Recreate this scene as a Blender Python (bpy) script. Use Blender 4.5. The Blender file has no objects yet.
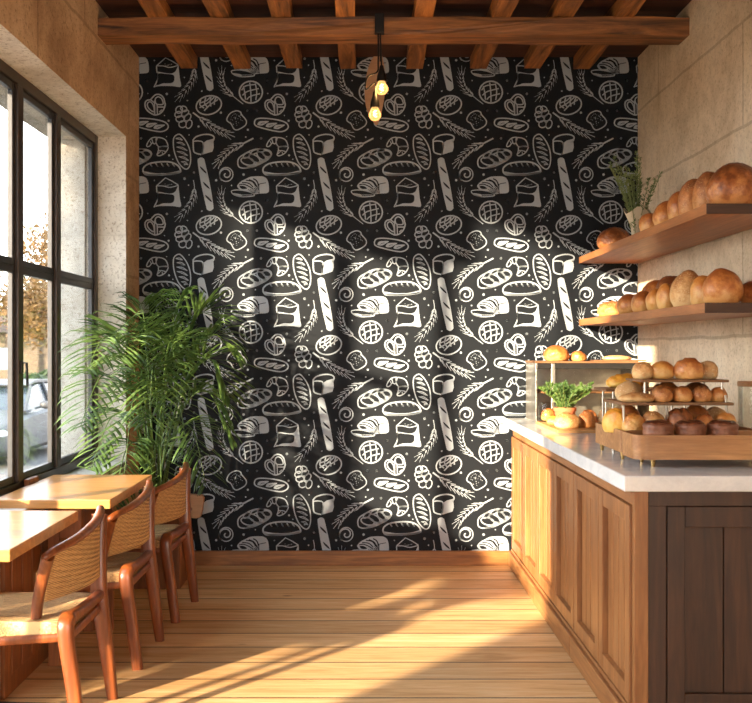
import bpy, bmesh, math, random
from mathutils import Vector, Matrix, noise
random.seed(7)
PI = math.pi
scene = bpy.context.scene
COL = scene.collection

# ------------------------------------------------------------------ helpers
def smooth(o, angle=None):
    for p in o.data.polygons: p.use_smooth = True
    if angle:
        try: o.data.set_sharp_from_angle(angle=math.radians(angle))
        except Exception: pass
    return o

def obj(name, bm, mat, parent=None, sm=None, loc=None, rz=0.0):
    me = bpy.data.meshes.new(name)
    bmesh.ops.recalc_face_normals(bm, faces=bm.faces[:])
    bm.to_mesh(me); bm.free()
    for m in (mat if isinstance(mat, (list, tuple)) else [mat]): me.materials.append(m)
    o = bpy.data.objects.new(name, me); COL.objects.link(o)
    if parent: o.parent = parent
    if loc: o.location = loc
    if rz: o.rotation_euler.z = rz
    if sm: smooth(o, sm)
    return o

def tag(o, label, cat, group=None, kind=None):
    o['label'] = label; o['category'] = cat
    if group: o['group'] = group
    if kind: o['kind'] = kind
    return o

def thing(name, label, cat, loc=(0, 0, 0), rz=0.0, group=None):
    o = bpy.data.objects.new(name, None); COL.objects.link(o)
    o.location = loc; o.rotation_euler.z = rz; o.empty_display_size = .1
    return tag(o, label, cat, group)

def struct(name, bm, mat, parent=None, sm=None):
    o = obj(name, bm, mat, parent, sm)
    if not parent: o['kind'] = 'structure'
    return o

def copy_tree(o, parent=None):
    c = o.copy(); COL.objects.link(c)
    if parent: c.parent = parent
    for ch in list(o.children): copy_tree(ch, c)
    return c

def BM(): return bmesh.new()

def box(bm, x0, x1, y0, y1, z0, z1, bev=0.0, mi=0, seg=2):
    vs = [bm.verts.new((x, y, z)) for x in (x0, x1) for y in (y0, y1) for z in (z0, z1)]
    idx = [(0, 1, 3, 2), (4, 6, 7, 5), (0, 4, 5, 1), (2, 3, 7, 6), (0, 2, 6, 4), (1, 5, 7, 3)]
    fs = [bm.faces.new([vs[i] for i in f]) for f in idx]
    for f in fs: f.material_index = mi
    if bev > 0:
        es = list({e for f in fs for e in f.edges})
        bmesh.ops.bevel(bm, geom=es, offset=bev, segments=seg, affect='EDGES', profile=.5, material=mi)
    return bm

def prism(bm, pts, axis, a, b, mi=0):
    """extrude a 2D polygon along an axis ('x','y','z') from a to b"""
    def mk(p, t):
        return {'x': (t, p[0], p[1]), 'y': (p[0], t, p[1]), 'z': (p[0], p[1], t)}[axis]
    A = [bm.verts.new(mk(p, a)) for p in pts]; B = [bm.verts.new(mk(p, b)) for p in pts]
    n = len(pts); fs = [bm.faces.new(A), bm.faces.new(B[::-1])]
    for i in range(n):
        fs.append(bm.faces.new([A[i], B[i], B[(i + 1) % n], A[(i + 1) % n]]))
    for f in fs: f.material_index = mi
    return bm

def catmull(P, n=6, closed=False):
    P = [Vector(p) for p in P]; out = []; N = len(P)
    rng = range(N if closed else N - 1)
    for i in rng:
        if closed: p0, p1, p2, p3 = P[(i - 1) % N], P[i], P[(i + 1) % N], P[(i + 2) % N]
        else: p0, p1, p2, p3 = P[max(i - 1, 0)], P[i], P[i + 1], P[min(i + 2, N - 1)]
        for k in range(n):
            t = k / n
            out.append(.5 * ((2 * p1) + (p2 - p0) * t + (2 * p0 - 5 * p1 + 4 * p2 - p3) * t * t + (3 * p1 - p0 - 3 * p2 + p3) * t ** 3))
    if not closed: out.append(P[-1])
    return out

def sweep(bm, pts, wid, dep=None, seg=8, ref=(0, 0, 1), sq=1.0, mi=0, caps=True):
    """tube along pts; wid/dep = half sizes (number or list); sq<1 makes the section squarer"""
    pts = [Vector(p) for p in pts]; n = len(pts); ref = Vector(ref)
    W = wid if isinstance(wid, (list, tuple)) else [wid] * n
    D = W if dep is None else (dep if isinstance(dep, (list, tuple)) else [dep] * n)
    if len(W) != n: W = [W[0] + (W[-1] - W[0]) * i / (n - 1) for i in range(n)]
    if len(D) != n: D = [D[0] + (D[-1] - D[0]) * i / (n - 1) for i in range(n)]
    rings = []; last = None
    for i, p in enumerate(pts):
        t = (pts[min(i + 1, n - 1)] - pts[max(i - 1, 0)]).normalized()
        u = ref - t * ref.dot(t)
        if u.length < .05: u = last if last is not None else t.orthogonal()
        u = (u - t * u.dot(t)).normalized(); last = u
        v = t.cross(u)
        r = []
        for k in range(seg):
            a = 2 * PI * (k + .5) / seg
            c, s = math.cos(a), math.sin(a)
            c = math.copysign(abs(c) ** sq, c); s = math.copysign(abs(s) ** sq, s)
            r.append(bm.verts.new(p + u * (c * D[i]) + v * (s * W[i])))
        rings.append(r)
    for a, b in zip(rings, rings[1:]):
        for k in range(seg):
            f = bm.faces.new([a[k], a[(k + 1) % seg], b[(k + 1) % seg], b[k]]); f.material_index = mi
    if caps:
        for r in (rings[0][::-1], rings[-1]):
            f = bm.faces.new(r); f.material_index = mi
    return bm

def lathe(bm, prof, seg=24, c=(0, 0), mi=0):
    rings = []
    for r, z in prof:
        if r < 1e-5: rings.append([bm.verts.new((c[0], c[1], z))])
        else: rings.append([bm.verts.new((c[0] + r * math.cos(2 * PI * k / seg), c[1] + r * math.sin(2 * PI * k / seg), z)) for k in range(seg)])
    for a, b in zip(rings, rings[1:]):
        for k in range(seg):
            k2 = (k + 1) % seg
            if len(a) == 1 and len(b) == 1: continue
            if len(a) == 1: f = bm.faces.new([a[0], b[k], b[k2]])
            elif len(b) == 1: f = bm.faces.new([a[k], b[0], a[k2]])
            else: f = bm.faces.new([a[k], b[k], b[k2], a[k2]])
            f.material_index = mi
    return bm

# ------------------------------------------------------------------ materials
class NT:
    def __init__(s, name):
        s.m = bpy.data.materials.new(name); s.m.use_nodes = True
        s.t = s.m.node_tree; s.t.nodes.clear()
        s.out = s.n('ShaderNodeOutputMaterial')
        s.b = s.n('ShaderNodeBsdfPrincipled'); s.l(s.b.outputs[0], s.out.inputs[0])
    def n(s, typ, **kw):
        nd = s.t.nodes.new(typ)
        for k, v in kw.items(): setattr(nd, k, v)
        return nd
    def l(s, a, b): s.t.links.new(a, b)
    def setv(s, inp, v):
        if hasattr(v, 'links') or hasattr(v, 'is_linked'): s.l(v, inp)
        else: inp.default_value = v
    def coord(s, scale=(1, 1, 1), kind='Object', rot=(0, 0, 0), loc=(0, 0, 0)):
        tc = s.n('ShaderNodeTexCoord'); mp = s.n('ShaderNodeMapping')
        mp.inputs['Scale'].default_value = scale; mp.inputs['Rotation'].default_value = rot; mp.inputs['Location'].default_value = loc
        s.l(tc.outputs[kind], mp.inputs['Vector']); return mp.outputs[0]
    def noise(s, vec, scale, detail=4, rough=.55, dist=0.0):
        nd = s.n('ShaderNodeTexNoise'); s.l(vec, nd.inputs['Vector'])
        nd.inputs['Scale'].default_value = scale; nd.inputs['Detail'].default_value = detail
        nd.inputs['Roughness'].default_value = rough; nd.inputs['Distortion'].default_value = dist
        return nd.outputs[0]
    def ramp(s, fac, stops):
        r = s.n('ShaderNodeValToRGB'); e = r.color_ramp.elements
        while len(e) < len(stops): e.new(.5)
        for i, (p, c) in enumerate(stops):
            e[i].position = p; e[i].color = (*c, 1) if len(c) == 3 else c
        s.l(fac, r.inputs[0]); return r.outputs[0]
    def mix(s, fac, a, b, mode='MIX'):
        m = s.n('ShaderNodeMix', data_type='RGBA', blend_type=mode)
        for inp, v in ((m.inputs[0], fac), (m.inputs[6], a), (m.inputs[7], b)):
            if isinstance(v, tuple) and len(v) == 3: v = (*v, 1)
            s.setv(inp, v)
        return m.outputs[2]
    def math(s, op, a, b=None):
        m = s.n('ShaderNodeMath', operation=op)
        s.setv(m.inputs[0], a)
        if b is not None: s.setv(m.inputs[1], b)
        return m.outputs[0]
    def bump(s, h, strength=.3, dist=.01):
        b = s.n('ShaderNodeBump'); b.inputs['Strength'].default_value = strength; b.inputs['Distance'].default_value = dist
        s.l(h, b.inputs['Height']); s.l(b.outputs[0], s.b.inputs['Normal'])
    def p(s, **kw):
        for k, v in kw.items():
            i = s.b.inputs[k.replace('_', ' ')]
            if isinstance(v, tuple) and len(v) == 3: v = (*v, 1)
            s.setv(i, v)
        return s.m

def srgb(r, g, b):
    f = lambda c: (c / 255) / 12.92 if c / 255 <= .04045 else ((c / 255 + .055) / 1.055) ** 2.4
    return (f(r), f(g), f(b))

def plain(name, c, rough=.5, metal=0.0, **kw):
    t = NT(name); v = t.coord(); nz = t.noise(v, 25, 3)
    c2 = tuple(x * .82 for x in c)
    t.p(Base_Color=t.ramp(nz, [(.3, c2), (.7, c)]), Roughness=rough, Metallic=metal, **kw)
    return t.m

def wood(name, dark, light, axis='x', sc=1.0, rough=.5, bump=.25, spec=.5, coat=0.0):
    t = NT(name)
    s = {'x': (1.2, 14, 14), 'y': (14, 1.2, 14), 'z': (14, 14, 1.2)}[axis]
    s = tuple(k * sc for k in s)
    v = t.coord(s)
    g = t.noise(v, 1.6, 8, .62, 1.1)
    v2 = t.coord(tuple(k * 5 for k in s)); g2 = t.noise(v2, 1.5, 4, .6, .3)
    big = t.noise(t.coord((1, 1, 1)), 2.3, 3)
    col = t.ramp(g, [(.30, dark), (.52, tuple((a + b) / 2 for a, b in zip(dark, light))), (.70, light)])
    col = t.mix(.35, col, t.ramp(g2, [(.35, (.45, .45, .45)), (.65, (1, 1, 1))]), 'MULTIPLY')
    col = t.mix(.35, col, t.ramp(big, [(.3, (.6, .6, .6)), (.7, (1, 1, 1))]), 'MULTIPLY')
    t.p(Base_Color=col, Roughness=rough, Coat_Weight=coat, Coat_Roughness=.2)
    t.b.inputs['Specular IOR Level'].default_value = spec
    t.bump(t.mix(.5, g, g2), bump, .003)
    return t.m

def stone_wall(name, base, dark, light, row=.49, width=1.15, mort=.006, joints=.5, off=(0, 0, 0), pit=.5):
    t = NT(name)
    tc = t.n('ShaderNodeTexCoord'); sep = t.n('ShaderNodeSeparateXYZ'); cmb = t.n('ShaderNodeCombineXYZ')
    t.l(tc.outputs['Object'], sep.inputs[0])
    t.l(t.math('ADD', sep.outputs[1], off[0]), cmb.inputs[0]); t.l(t.math('ADD', sep.outputs[2], off[1]), cmb.inputs[1])
    warp = t.noise(tc.outputs['Object'], 3.0, 3)
    w2 = t.n('ShaderNodeVectorMath', operation='SCALE'); w2.inputs['Scale'].default_value = .03
    wc = t.n('ShaderNodeCombineXYZ'); t.l(warp, wc.inputs[0]); t.l(warp, wc.inputs[1]); t.l(wc.outputs[0], w2.inputs[0])
    ad = t.n('ShaderNodeVectorMath', operation='ADD'); t.l(cmb.outputs[0], ad.inputs[0]); t.l(w2.outputs[0], ad.inputs[1])
    br = t.n('ShaderNodeTexBrick'); t.l(ad.outputs[0], br.inputs['Vector'])
    br.offset = .43
    br.inputs['Scale'].default_value = 1; br.inputs['Brick Width'].default_value = width; br.inputs['Row Height'].default_value = row
    br.inputs['Mortar Size'].default_value = mort; br.inputs['Mortar Smooth'].default_value = .4
    br.inputs['Color1'].default_value = (.85, .85, .85, 1); br.inputs['Color2'].default_value = (1, 1, 1, 1); br.inputs['Mortar'].default_value = (.62, .6, .57, 1)
    v = t.coord()
    a = t.noise(v, 1.7, 8, .65, .4); b = t.noise(v, 14, 6, .7); c = t.noise(v, 60, 4, .7)
    col = t.ramp(a, [(.26, dark), (.5, base), (.76, light)])
    col = t.mix(.45, col, t.ramp(b, [(.34, (.66, .62, .58)), (.58, (1, 1, 1))]), 'MULTIPLY')
    col = t.mix(pit, col, t.ramp(c, [(.34, (.42, .36, .30)), (.46, (1, 1, 1))]), 'MULTIPLY')
    col = t.mix(joints, col, br.outputs['Color'], 'MULTIPLY')
    t.p(Base_Color=col, Roughness=.9)
    h = t.mix(.4, t.mix(.5, b, c), br.outputs['Color'], 'MULTIPLY')
    t.bump(h, .8, .016)
    return t.m

M = {}
M['stone_r'] = stone_wall('cream_stone', srgb(228, 206, 176), srgb(194, 168, 136), srgb(238, 222, 198), width=2.3, mort=.010, joints=.8)
M['stone_l'] = stone_wall('ochre_plaster', srgb(204, 172, 136), srgb(154, 122, 90), srgb(228, 200, 164), row=.62, width=1.7, mort=.012, joints=.8, pit=.75)
M['stone_out'] = stone_wall('weathered_outer_stone', srgb(190, 186, 176), srgb(150, 142, 128), srgb(208, 205, 198), row=.7, width=3, joints=.3, pit=.9)
M['stone_pale'] = stone_wall('pale_reveal_stone', srgb(226, 218, 204), srgb(196, 184, 164), srgb(238, 233, 224), row=.7, width=3, joints=.25, pit=.8)

def floor_mat():
    t = NT('plank_floor')
    v = t.coord(loc=(11, .07, 0))
    br = t.n('ShaderNodeTexBrick'); t.l(v, br.inputs['Vector']); br.offset = .37; br.offset_frequency = 2
    br.inputs['Scale'].default_value = 1; br.inputs['Brick Width'].default_value = 30; br.inputs['Row Height'].default_value = .222
    br.inputs['Mortar Size'].default_value = .006; br.inputs['Mortar Smooth'].default_value = .2; br.inputs['Bias'].default_value = 0
    br.inputs['Color1'].default_value = (.74, .70, .66, 1); br.inputs['Color2'].default_value = (1, 1, 1, 1); br.inputs['Mortar'].default_value = (.10, .07, .05, 1)
    sc = t.n('ShaderNodeVectorMath', operation='SCALE'); sc.inputs['Scale'].default_value = 7
    t.l(br.outputs['Color'], sc.inputs[0])
    ad = t.n('ShaderNodeVectorMath', operation='ADD'); t.l(t.coord((1.1, 13, 13)), ad.inputs[0]); t.l(sc.outputs[0], ad.inputs[1])
    g = t.noise(ad.outputs[0], 1.3, 9, .62, 1.3)
    g2 = t.noise(t.coord((5, 90, 10)), 1.5, 5, .6)
    kn = t.n('ShaderNodeTexVoronoi'); t.l(t.coord((1.3, 3.2, 1)), kn.inputs['Vector']); kn.inputs['Scale'].default_value = 1.6
    col = t.ramp(g, [(.28, srgb(208, 158, 104)), (.5, srgb(238, 194, 138)), (.72, srgb(248, 216, 168))])
    col = t.mix(.35, col, t.ramp(g2, [(.35, (.62, .56, .5)), (.6, (1, 1, 1))]), 'MULTIPLY')
    col = t.mix(.8, col, t.ramp(kn.outputs['Distance'], [(.03, (.28, .16, .09)), (.075, (1, 1, 1))]), 'MULTIPLY')
    col = t.mix(1, col, br.outputs['Color'], 'MULTIPLY')
    t.p(Base_Color=col, Roughness=t.ramp(g, [(.3, (.55,) * 3), (.7, (.40,) * 3)]))
    t.b.inputs['Specular IOR Level'].default_value = .35
    t.bump(t.mix(.6, g2, br.outputs['Color'], 'MULTIPLY'), .35, .004)
    return t.m
M['floor'] = floor_mat()
M['beam'] = wood('old_beam_wood', srgb(58, 34, 17), srgb(186, 122, 66), 'x', .9, .6, .5)
M['joist'] = wood('joist_wood', srgb(84, 50, 22), srgb(204, 134, 70), 'y', .9, .6, .5)
M['ceil'] = wood('ceiling_boards', srgb(50, 26, 14), srgb(92, 50, 26), 'x', .8, .7, .4)
M['skirt'] = wood('skirting_wood', srgb(116, 72, 34), srgb(178, 120, 64), 'x', 1, .45)
M['cab_z'] = wood('cabinet_wood_upright', srgb(134, 84, 46), srgb(182, 126, 76), 'z', .9, .42, .15)
M['cab_y'] = wood('cabinet_wood_long', srgb(138, 86, 48), srgb(186, 130, 78), 'y', .9, .42, .15)
M['cabd_z'] = wood('shaded_cabinet_upright', srgb(50, 30, 19), srgb(84, 53, 34), 'z', 1, .5, .2)  # cabinet wood with the end face's shade put into its colour
M['cabd_x'] = wood('shaded_cabinet_long', srgb(64, 38, 24), srgb(102, 64, 40), 'x', 1, .5, .2)
M['table'] = wood('oiled_table_wood', srgb(192, 128, 66), srgb(226, 166, 98), 'x', .8, .30, .1, .6, .25)
M['tabled'] = wood('table_base_wood', srgb(120, 66, 30), srgb(170, 102, 52), 'z', .8, .45)
M['chair'] = wood('chair_teak', srgb(92, 42, 18), srgb(158, 84, 38), 'z', 1, .34, .1, .5, .3)
M['shelf_y'] = wood('shelf_wood', srgb(150, 92, 50), srgb(196, 130, 76), 'y', .9, .45, .15)
M['shelf_end'] = wood('shelf_end_grain', srgb(60, 36, 22), srgb(92, 58, 36), 'x', 1.4, .6)
M['tray'] = wood('oak_tray', srgb(160, 106, 60), srgb(206, 152, 98), 'x', 1, .5, .15)
M['board'] = wood('cutting_board_wood', srgb(176, 122, 70), srgb(216, 164, 106), 'x', 1.3, .5, .1)
M['plank'] = wood('riser_shelf_wood', srgb(112, 76, 48), srgb(160, 114, 74), 'x', 1.3, .5, .1)
M['planter'] = wood('planter_wood', srgb(112, 66, 34), srgb(156, 98, 54), 'z', 1, .5)
M['black_metal'] = plain('black_metal', (.018, .017, .016), .4, .6)
M['steel'] = plain('brushed_steel', srgb(196, 188, 176), .32, .85)
M['brass'] = plain('brass', srgb(206, 168, 104), .3, .9)
M['darksteel'] = plain('dark_steel', (.05, .045, .04), .35, .7)
M['bronze'] = plain('bronze_window_frame', srgb(62, 50, 42), .35, .4)
M['bronze2'] = plain('grey_window_frame', srgb(58, 58, 60), .4, .4)
M['sill'] = plain('painted_sill', srgb(214, 208, 196), .5)
M['terracotta'] = plain('terracotta', srgb(188, 110, 70), .8)
M['paper'] = plain('wrapping_paper', srgb(206, 190, 160), .8)
M['soil'] = plain('soil', srgb(52, 36, 24), .95)
M['tan'] = wood('pale_plywood', srgb(176, 132, 96), srgb(200, 156, 118), 'x', .5, .6, .05)
M['hub'] = plain('alloy_wheel', srgb(70, 72, 76), .4, .6)
M['cream'] = plain('whipped_cream', srgb(240, 232, 214), .6)

def quartz():
    t = NT('pale_quartz'); v = t.coord()
    a = t.noise(v, 3.5, 8, .7, 1.5); b = t.noise(v, 90, 3)
    col = t.ramp(a, [(.35, srgb(208, 209, 211)), (.55, srgb(226, 226, 226)), (.7, srgb(234, 233, 231))])
    col = t.mix(.3, col, t.ramp(b, [(.3, (.8, .8, .8)), (.6, (1, 1, 1))]), 'MULTIPLY')
    t.p(Base_Color=col, Roughness=.14); t.b.inputs['Specular IOR Level'].default_value = .6
    return t.m
M['quartz'] = quartz()

def paper_mat(name, c, rough=.42):
    t = NT(name); v = t.coord(); n = t.noise(v, 160, 3)
    t.p(Base_Color=t.ramp(n, [(.3, tuple(x * .93 for x in c)), (.7, c)]), Roughness=rough)
    t.b.inputs['Specular IOR Level'].default_value = .12
    return t.m
M['wp_black'] = paper_mat('wallpaper_black', (.0092, .0112, .0142), .6)
M['wp_white'] = paper_mat('wallpaper_chalk_white', (.345, .39, .435), .6)

def weave(name, c1, c2, axis):
    t = NT(name)
    s = {'x': (28, 150, 28), 'y': (150, 28, 28), 'z': (25, 25, 135)}[axis]
    v = t.coord(tuple(k for k in s))
    n = t.noise(v, 1.0, 3, .6, .2)
    w = t.n('ShaderNodeTexWave', wave_type='BANDS', bands_direction={'x': 'Y', 'y': 'X', 'z': 'Z'}[axis])
    t.l(t.coord(), w.inputs['Vector']); w.inputs['Scale'].default_value = 46; w.inputs['Distortion'].default_value = 1.6
    w.inputs['Detail'].default_value = 2; w.inputs['Detail Scale'].default_value = 3
    k = t.mix(.5, w.outputs['Color'], n)
    t.p(Base_Color=t.ramp(k, [(.30, tuple(x * .38 for x in c1)), (.47, c1), (.68, c2)]), Roughness=.65)
    t.bump(k, .9, .006)
    return t.m
M['cord_seat'] = weave('paper_cord_seat', srgb(196, 150, 96), srgb(236, 200, 144), 'x')
M['cord_back'] = weave('paper_cord_back', srgb(196, 148, 94), srgb(234, 196, 140), 'z')

def bread_mat(name, top, mid, low, speck=None, glossy=.36):
    t = NT(name)
    tc = t.n('ShaderNodeTexCoord'); sep = t.n('ShaderNodeSeparateXYZ'); t.l(tc.outputs['Generated'], sep.inputs[0])
    v = t.coord(); n = t.noise(v, 22, 5, .6); n2 = t.noise(v, 130, 3)
    h = t.math('ADD', sep.outputs[2], t.math('MULTIPLY', t.math('SUBTRACT', n, .5), 2.2))
    col = t.ramp(h, [(.12, low), (.45, mid), (.85, top)])
    if speck:
        vo = t.n('ShaderNodeTexVoronoi'); t.l(v, vo.inputs['Vector']); vo.inputs['Scale'].default_value = 130
        msk = t.math('MULTIPLY', t.ramp(vo.outputs['Distance'], [(.20, (1, 1, 1)), (.30, (0, 0, 0))]), t.ramp(n, [(.42, (0, 0, 0)), (.55, (1, 1, 1))]))
        col = t.mix(t.math('MULTIPLY', msk, .8), col, speck)
    t.p(Base_Color=col, Roughness=glossy)
    t.bump(t.mix(.4, n, n2), .6, .010)
    return t.m
M['b_gold'] = bread_mat('golden_crust', srgb(196, 122, 54), srgb(220, 158, 84), srgb(226, 178, 108))
M['b_brown'] = bread_mat('brown_crust', srgb(158, 88, 40), srgb(196, 124, 62), srgb(220, 164, 98))
M['b_dark'] = bread_mat('dark_crust', srgb(116, 62, 30), srgb(164, 96, 48), srgb(204, 138, 78))
M['b_seed'] = bread_mat('seeded_crust', srgb(176, 116, 62), srgb(210, 156, 94), srgb(230, 190, 132), srgb(240, 214, 164), .6)
M['b_dseed'] = bread_mat('dark_seeded_crust', srgb(140, 80, 40), srgb(182, 114, 58), srgb(208, 146, 86), srgb(226, 188, 132), .5)
M['b_flour'] = bread_mat('floured_crust', srgb(196, 150, 98), srgb(206, 160, 106), srgb(222, 186, 136), srgb(246, 232, 206), .75)
M['b_yellow'] = bread_mat('yellow_crust', srgb(214, 140, 42), srgb(232, 168, 62), srgb(240, 196, 104))
M['choc'] = bread_mat('dark_glaze', srgb(66, 30, 18), srgb(84, 42, 26), srgb(130, 76, 46), None, .18)
M['b_mocha'] = bread_mat('mocha_dough', srgb(120, 72, 48), srgb(142, 90, 62), srgb(160, 108, 76), None, .5)

def leaf_mat(name, c1, c2, rough=.45, sc=6):
    t = NT(name); n = t.noise(t.coord(), sc, 4)
    col = t.ramp(n, [(.3, c1), (.7, c2)])
    t.p(Base_Color=col, Roughness=rough)
    tr = t.n('ShaderNodeBsdfTranslucent'); t.l(col, tr.inputs[0]); mx = t.n('ShaderNodeMixShader'); mx.inputs[0].default_value = .3
    t.l(t.b.outputs[0], mx.inputs[1]); t.l(tr.outputs[0], mx.inputs[2]); t.l(mx.outputs[0], t.out.inputs[0])
    return t.m
M['palm'] = leaf_mat('palm_leaf', srgb(42, 70, 32), srgb(100, 126, 60))
M['herb'] = leaf_mat('herb_leaf', srgb(50, 80, 32), srgb(104, 134, 58), .6)
M['rosem'] = leaf_mat('dry_herb_leaf', srgb(74, 90, 48), srgb(126, 138, 80), .7)
M['autumn'] = leaf_mat('autumn_leaf', srgb(92, 68, 34), srgb(128, 98, 54), .6, 1.2)
M['autumn2'] = leaf_mat('olive_leaf', srgb(66, 64, 38), srgb(98, 90, 56), .6, 1.2)
M['hedge'] = leaf_mat('hedge_leaf', srgb(34, 50, 24), srgb(60, 78, 40), .7, 2)
M['stem'] = plain('green_stem', srgb(110, 120, 62), .5)
M['bark'] = plain('bark', srgb(98, 80, 62), .9)

def glass_mat(name, tint=(1, 1, 1), refl=.35, ior=1.45, glow=0):
    t = NT(name)
    tr = t.n('ShaderNodeBsdfTransparent'); tr.inputs[0].default_value = (*tint, 1)
    gl = t.n('ShaderNodeBsdfGlossy'); gl.inputs['Roughness'].default_value = .02
    fr = t.n('ShaderNodeFresnel'); fr.inputs[0].default_value = ior
    mx = t.n('ShaderNodeMixShader'); t.l(t.math('MULTIPLY', fr.outputs[0], refl), mx.inputs[0])
    t.l(tr.outputs[0], mx.inputs[1]); t.l(gl.outputs[0], mx.inputs[2]); t.l(mx.outputs[0], t.out.inputs[0])
    if glow:
        em = t.n('ShaderNodeEmission'); em.inputs[0].default_value = (1, .56, .2, 1); em.inputs[1].default_value = glow
        ad = t.n('ShaderNodeAddShader'); t.l(mx.outputs[0], ad.inputs[0]); t.l(em.outputs[0], ad.inputs[1]); t.l(ad.outputs[0], t.out.inputs[0])
    return t.m
M['glass'] = glass_mat('window_glass', (.97, .98, .98))
M['jarglass'] = glass_mat('jar_glass', (.95, .95, .93), .5)

def emis(name, c, s):
    t = NT(name); t.p(Base_Color=c, Emission_Color=c, Emission_Strength=s); return t.m
M['filament'] = emis('hot_filament', (1.0, .62, .25), 14)
M['bulb'] = glass_mat('amber_bulb_glass', (1.0, .80, .50), .5, 1.45, .7)

# ------------------------------------------------------------------ room constants (metres)
XL, XR, YB, ZC = -1.439, 1.78, 6.33, 3.277
YF = -2.6                                   # front wall, behind the camera
XW, XO = -1.609, -1.86                      # window plane, outer face of the left wall

# ------------------------------------------------------------------ wallpaper motifs, drawn as flat inlays on the back wall
V, Fc = [], []       # one repeat: 2D verts (tile units, 703 per repeat) with layer; faces with material
def _poly(P, layer, mi):
    b = len(V)
    for p in P: V.append((p[0], p[1], layer))
    Fc.append((list(range(b, b + len(P))), mi))
OX = OY = 0.0; SC = .5
def org(px, py, sc=.5):
    global OX, OY, SC
    OX = ((px - 145) * 5.858) % 703; OY = (py - 170) * 5.858
    if OY > 700: OY -= 703
    SC = sc
def T(P): return [(OX + p[0] * SC, OY + p[1] * SC) for p in P]
def stroke(P, w=15, closed=False, curve=True, layer=1, mi=1, n=4):
    P = T(P); w = w * SC / 2
    if curve: P = [tuple(v)[:2] for v in catmull([(p[0], p[1], 0) for p in P], n, closed)]
    N = len(P); Q = []
    for i in range(N):
        a = P[(i - 1) % N] if (closed or i) else P[0]; c = P[(i + 1) % N] if (closed or i < N - 1) else P[-1]
        dx, dy = c[0] - a[0], c[1] - a[1]; L = math.hypot(dx, dy) or 1
        Q.append((-dy / L, dx / L))
    for i in range(N if closed else N - 1):
        j = (i + 1) % N
        p, q, a, b = P[i], P[j], Q[i], Q[j]
        _poly([(p[0] + a[0] * w, p[1] + a[1] * w), (q[0] + b[0] * w, q[1] + b[1] * w), (q[0] - b[0] * w, q[1] - b[1] * w), (p[0] - a[0] * w, p[1] - a[1] * w)], layer, mi)
def fill(P, layer=1, mi=1, curve=True, n=4):
    P = T(P)
    if curve: P = [tuple(v)[:2] for v in catmull([(p[0], p[1], 0) for p in P], n, True)]
    _poly(P, layer, mi)
def ell(cx, cy, rx, ry, rot=0, n=20, a0=0, a1=360):
    r = math.radians(rot); out = []
    full = abs(a1 - a0) >= 360
    for k in range(n if full else n + 1):
        a = math.radians(a0 + (a1 - a0) * k / n)
        x, y = rx * math.cos(a), ry * math.sin(a)
        out.append((cx + x * math.cos(r) - y * math.sin(r), cy + x * math.sin(r) + y * math.cos(r)))
    return out
def dot(x, y, r=10): fill(ell(x, y, r, r, n=8), curve=False)
def wheat(stalk, ear, n=9, gl=24, gw=8, awn=46):
    """stalk polyline to the ear's base; ear polyline from base to tip"""
    stroke(stalk + [ear[0]], 9); C = catmull([(p[0], p[1], 0) for p in ear], 10)
    L = len(C) - 1
    for k in range(n):
        i = int(k / (n - .3) * L); p = C[i]; d = (C[min(i + 2, L)] - C[max(i - 2, 0)]).normalized()
        for s in (-1, 1):
            a0 = math.atan2(d.y, d.x); a = a0 + s * .45
            sz = 1.0 - .3 * k / n
            c = (p.x + math.cos(a0) * gl * .35 - s * math.sin(a0) * gl * .44, p.y + math.sin(a0) * gl * .35 + s * math.cos(a0) * gl * .44)
            fill(ell(c[0], c[1], gl * sz * .72, gw * sz, math.degrees(a), n=8), curve=False)
            e = (c[0] + math.cos(a - s * .12) * gl * .6, c[1] + math.sin(a - s * .12) * gl * .6)
            stroke([e, (e[0] + math.cos(a - s * .1) * awn, e[1] + math.sin(a - s * .1) * awn)], 3.4, curve=False)
    d = (C[-1] - C[-4]).normalized(); p = C[-1]
    fill(ell(p.x + d.x * gl * .4, p.y + d.y * gl * .4, gl * .6, gw * .7, math.degrees(math.atan2(d.y, d.x)), n=8), curve=False)
    stroke([(p.x, p.y), (p.x + d.x * awn * 1.5, p.y + d.y * awn * 1.5)], 4, curve=False)

# croissant, small braid, zigzag oval
org(265, 225)
stroke([(20, 470), (45, 420), (85, 385), (140, 380), (135, 415), (118, 455), (85, 445), (55, 480), (28, 488)], 13, True)
stroke([(78, 395), (92, 440)], 12); stroke([(60, 425), (75, 455)], 9)
stroke([(135, 385), (190, 385), (240, 410), (265, 460), (262, 485), (200, 485), (165, 490), (140, 465), (130, 430)], 13, True)
stroke([(165, 490), (158, 525), (150, 560), (142, 585), (170, 595), (225, 570), (262, 525), (264, 485)], 13, True)
stroke([(160, 535), (200, 535), (240, 545)], 11); stroke([(185, 540), (150, 575)], 9); stroke([(200, 550), (205, 575)], 8)
for c in ((400, 55, 44, 38, -55), (455, 45, 40, 30, 30), (390, 110, 42, 34, -20), (470, 95, 48, 30, -35), (410, 165, 48, 36, 0), (500, 145, 48, 32, -50), (440, 225, 44, 40, -20), (515, 225, 52, 34, -70)):
    stroke(ell(*c, n=14), 13, True, False)
stroke([(395, 342), (440, 370), (490, 440), (525, 530), (535, 640), (520, 720), (485, 752), (440, 730), (390, 670), (350, 570), (332, 470), (340, 380)], 14, True)
z = [(360, 392), (440, 412), (372, 440), (470, 470), (370, 492), (495, 535), (375, 545), (500, 592), (395, 605), (512, 650), (425, 665), (505, 700), (455, 700)]
stroke(z, 13, curve=False)
for i in range(0, len(z) - 1, 2): stroke([z[i], ((z[i][0] + z[i + 1][0]) / 2 + 6, (z[i][1] + z[i + 1][1]) / 2 - 16), z[i + 1]], 9)
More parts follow.
